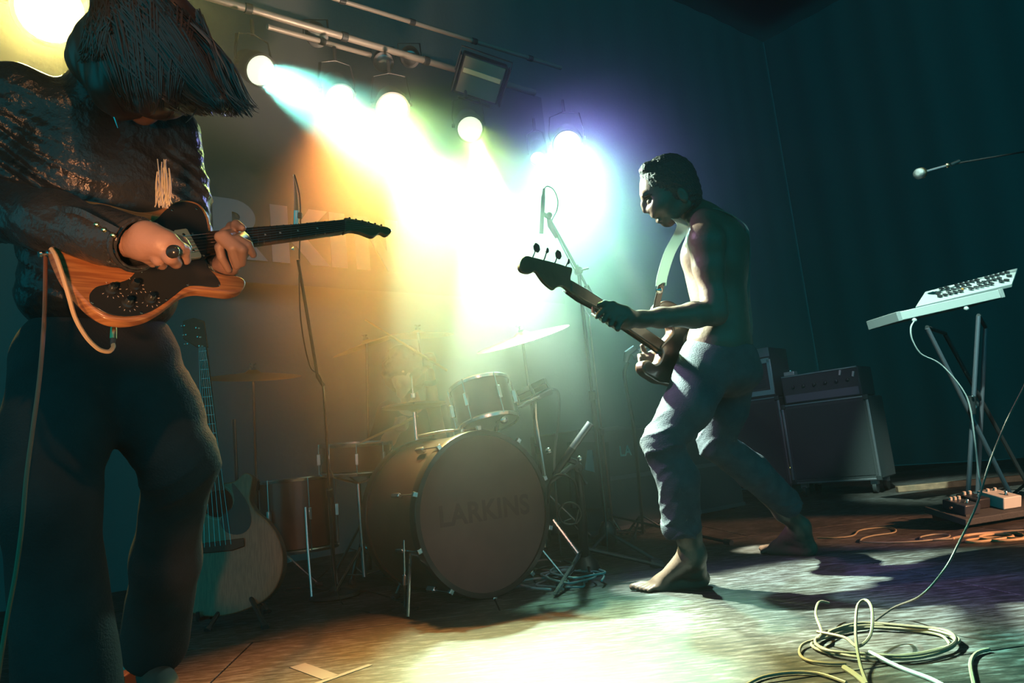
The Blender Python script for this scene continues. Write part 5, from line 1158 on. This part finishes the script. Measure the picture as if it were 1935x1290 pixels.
for i in range(9):
    x = 1055+rr.uniform(-35, 40); y = 1098+rr.uniform(-22, 16); pts = []
    w0 = rr.random()*6; 
    for k in range(rr.choice((7, 9, 11))): w = w0+k*.62; pts.append(fl(x+rr.uniform(35, 62)*math.cos(w), y-rr.uniform(7, 15)*math.sin(w), .006+.010*rr.random()+.004*i))
    cable('cable', pts, .0045, (mat('cable_pale', (.6, .62, .6), .4), darkc, mint)[i % 3], ('pale grey cable', 'black cable', 'whitish mint cable')[i % 3]+' in the tangled heap at the foot of the low microphone stand', sm=4, grp='tangled cables beside the bass drum')
cable('cable', [fl(540, 1118, .01), fl(580, 1112), fl(640, 1122), fl(700, 1120), fl(760, 1140)], .004, darkc, 'black cable lying in the dark before the bass drum')
# tape cross
tp_ = mat('white_tape', (.5, .42, .4), .8)
def tape(x0, y0, x1, y1, w, lab):
    a = fl(x0, y0, .0012); b = fl(x1, y1, .0012); mb = MB().ribbon([a, b], w, .0008, UPV.cross(b-a)); top_mesh('floor_tape', mb, tp_, lab, 'tape', None, a.lerp(b, .5))
tape(562, 1257, 625, 1280, .05, 'worn strip of pale tape on the floor, left arm of the cross mark'); tape(575, 1300, 700, 1256, .022, 'worn strip of pale tape on the floor, long arm of the cross mark')
# guitar player's leads
gj = gw(213, 600)-gn*.02 if 'gw' in globals() else P(213, 600, 1.5)
cable('cable', [P(97, 470, 1.43), P(106, 485, 1.42), P(118, 520, 1.41), P(130, 560, 1.41), P(142, 600, 1.42), P(162, 635, 1.43), P(182, 656, 1.44), P(196, 663, 1.45), P(208, 663, 1.46), P(214, 655, 1.47), P(213, 648, 1.48)], .0042, mat('lead_orange', (.80, .55, .3), .4), 'pale orange guitar lead looping under the natural wood guitar')
jp = thing('jack_plug', P(214, 628, 1.48), 'brass jack plug hanging at the lower edge of the natural wood guitar', 'plug')
MB().tube([P(215, 611, 1.49), P(214, 640, 1.48)], [.006, .007], 12).build('barrel', mat('brass', (.8, .6, .3), .25, 1), jp); MB().tube([P(214, 640, 1.48), P(212, 652, 1.475)], [.0055, .0035], 10).build('strain_relief', blk, jp); MB().tube([P(216, 606, 1.49), P(215, 611, 1.49)], .003, 8).build('tip', chrome, jp)
cable('cable', [P(86, 480, 1.60), P(85, 560, 1.55), P(82, 630, 1.50), P(74, 720, 1.48), P(62, 810, 1.46), P(50, 900, 1.44), P(42, 990, 1.42), P(30, 1080, 1.40), P(15, 1160, 1.38), P(2, 1240, 1.36), P(-8, 1310, 1.34)], .0042, org_c, 'long orange cable hanging down the left side from the guitar player')
# ---------------------------------------------------------------- acoustic guitar on its stand
aO = P(438, 1045, 3.1); au = (P(356, 620, 3.3)-P(444, 1150, 3.02)).normalized(); an_ = Vector((.12, -.97, .2)); an_ = (an_-au*an_.dot(au)).normalized()
aw = lambda x, y: W(x, y, aO, an_)
ag = thing('acoustic_guitar', (aO.x, aO.y, 0), 'acoustic guitar with dark pickguard on a floor stand behind the guitar player', 'guitar')
ao = [(402, 915), (425, 912), (445, 908), (458, 896), (468, 893), (477, 902), (474, 925), (472, 945), (483, 965), (505, 985), (524, 1012), (534, 1045), (533, 1080), (520, 1112), (498, 1135), (465, 1152), (430, 1162), (395, 1165), (362, 1158), (342, 1138), (333, 1105), (334, 1065), (345, 1025), (360, 990), (372, 960), (378, 935), (388, 918)]
spruce = mat('spruce_top', (.42, .22, .12), .4, var=.25, vscale=10, coat=.3, stretch=(20, 2, 2))
MB().prism(smoothline([aw(*p) for p in ao], 4, True), -an_*.10).build('guitar_body', spruce, ag, bevel=.005)
c = aw(410, 948); e1 = (aw(440, 948)-c); e2 = c-aw(410, 978)
MB().prism([c+an_*.0006+e1*(30*math.cos(w)/30)+e2*(29*math.sin(w)/30) for w in [2*PI*i/36 for i in range(36)]], an_*.0012).build('sound_hole', mat('hole_dark', (.012, .01, .01), .9), ag)
rg = []
for k in (1.07, 1.16): rg.append([c+an_*.001+e1*k*math.cos(w)+e2*k*math.sin(w) for w in [2*PI*i/36 for i in range(36)]])
mb = MB(); mb.add(rg[0]+rg[1], [(i, (i+1) % 36, 36+(i+1) % 36, 36+i) for i in range(36)]); mb.build('rosette', mat('rosette_pale', (.4, .3, .2), .5), ag)
MB().prism(smoothline([aw(*p)+an_*.001 for p in ((438, 912), (455, 930), (470, 955), (475, 985), (466, 1003), (448, 1010), (428, 1005), (417, 990), (420, 975), (436, 962), (443, 945))], 3, True), an_*.0015).build('pickguard', mat('tortoise', (.03, .02, .018), .25), ag)
MB().prism([aw(*p)+an_*.001 for p in ((367, 1028), (462, 1016), (463, 1032), (440, 1040), (400, 1044), (368, 1046))], an_*.009).build('bridge', mat('rosewood', (.05, .025, .015)), ag, bevel=.003)
MB().prism([aw(*p)+an_*.004 for p in ((396, 930), (424, 925), (392, 655), (376, 656))], an_*.008).build('fretboard', mat('rosewood', (.05, .025, .015)), ag)
MB().prism([aw(*p)-an_*.02 for p in ((398, 920), (420, 918), (391, 657), (377, 658))], an_*.022).build('neck', mat('mahogany', (.12, .05, .03), .4), ag, bevel=.006)
MB().prism([aw(*p)-an_*.012 for p in ((375, 658), (393, 656), (386, 606), (366, 600), (345, 606), (346, 640))], an_*.014).build('headstock', mat('mahogany', (.12, .05, .03)), ag, bevel=.003)
for i in range(14): t = i/14; a = aw(377+20*t, 665+240*t); b = aw(392+29*t, 664+240*t); MB().tube([a+an_*.0125, b+an_*.0125], .0007, 4).build('fret', chrome, ag)
for i in range(3):
    for s_ in (0, 1): q = aw(349+22*s_+3*i, 616+17*i+4*s_); k = MB(); k.lathe(q, an_, [(.004, -.004), (.003, .008)], 8); k.ball(q+(e1.normalized()*.012*(1 if s_ else -1)), .006, 8); k.build('tuning_peg', chrome, ag)
for i in range(6): a = aw(378+2.3*i, 657).lerp(aw(378+2.3*i, 657), 1)+an_*.015; b = aw(388+10*i, 1034-1.2*i)+an_*.012; MB().tube([a, b], .0006, 4).build('string', chrome, ag)
gs_ = thing('guitar_stand', (aO.x, aO.y+.05, 0), 'black folding stand under the acoustic guitar', 'guitar stand'); gsb = aO-an_*.14; gsb = Vector((gsb.x, gsb.y, .17)); 
for (x, y) in ((395, 1192), (500, 1188)):
    e = fl(x, y, .012); MB().tube([gsb, e], .010, 10).build('leg', blackm, gs_); MB().tube([e, e+(e-gsb).normalized()*.015], .015, 8).build('rubber_foot', blk, gs_)
e = Vector((gsb.x-.05, gsb.y+.25, .012)); MB().tube([gsb, e], .010, 10).build('leg', blackm, gs_)
MB().tube([gsb, Vector((gsb.x-.02, gsb.y+.05, .86))], .008, 10).build('upright', blackm, gs_)
for s_ in (-1, 1): q = aw(437+60*s_, 1158-6*s_)-UPV*.012; MB().tube([gsb, q-an_*.14-UPV*.01, q-an_*.12, q+an_*.02, q+an_*.025+UPV*.03], .008, 8).build('cradle_arm', blackm, gs_)
# small gear near the guitar player's feet
def box_pedal(x, y, m_, lab, a=.3):
    c = fl(x, y, 0); t = thing('effect_pedal', c, lab, 'effect pedal'); d = Vector((math.cos(a), math.sin(a), 0)); q = UPV.cross(d)
    MB().box(c+UPV*.026, d, q, UPV, .036, .06, .024).build('case', m_, t, bevel=.004)
    for k in (-1, 0, 1): MB().lathe(c+UPV*.05+d*.022*k+q*.035, UPV, [(.008, 0), (.007, .012), (.002, .013)], 12).build('knob', mat('knob_cream', (.9, .85, .75)), t)
    MB().lathe(c+UPV*.05-q*.03, UPV, [(.011, 0), (.007, .003), (.006, .012), (.008, .018)], 12).build('foot_switch', chromed, t)
box_pedal(118, 1300, mat('pedal_dark', (.05, .06, .08)), 'dark effect pedal at the bottom edge, left of the orange one', .2); box_pedal(228, 1303, mat('pedal_orange', (.75, .35, .15), .4), 'orange effect pedal at the bottom edge by the guitar player\'s feet', .1)
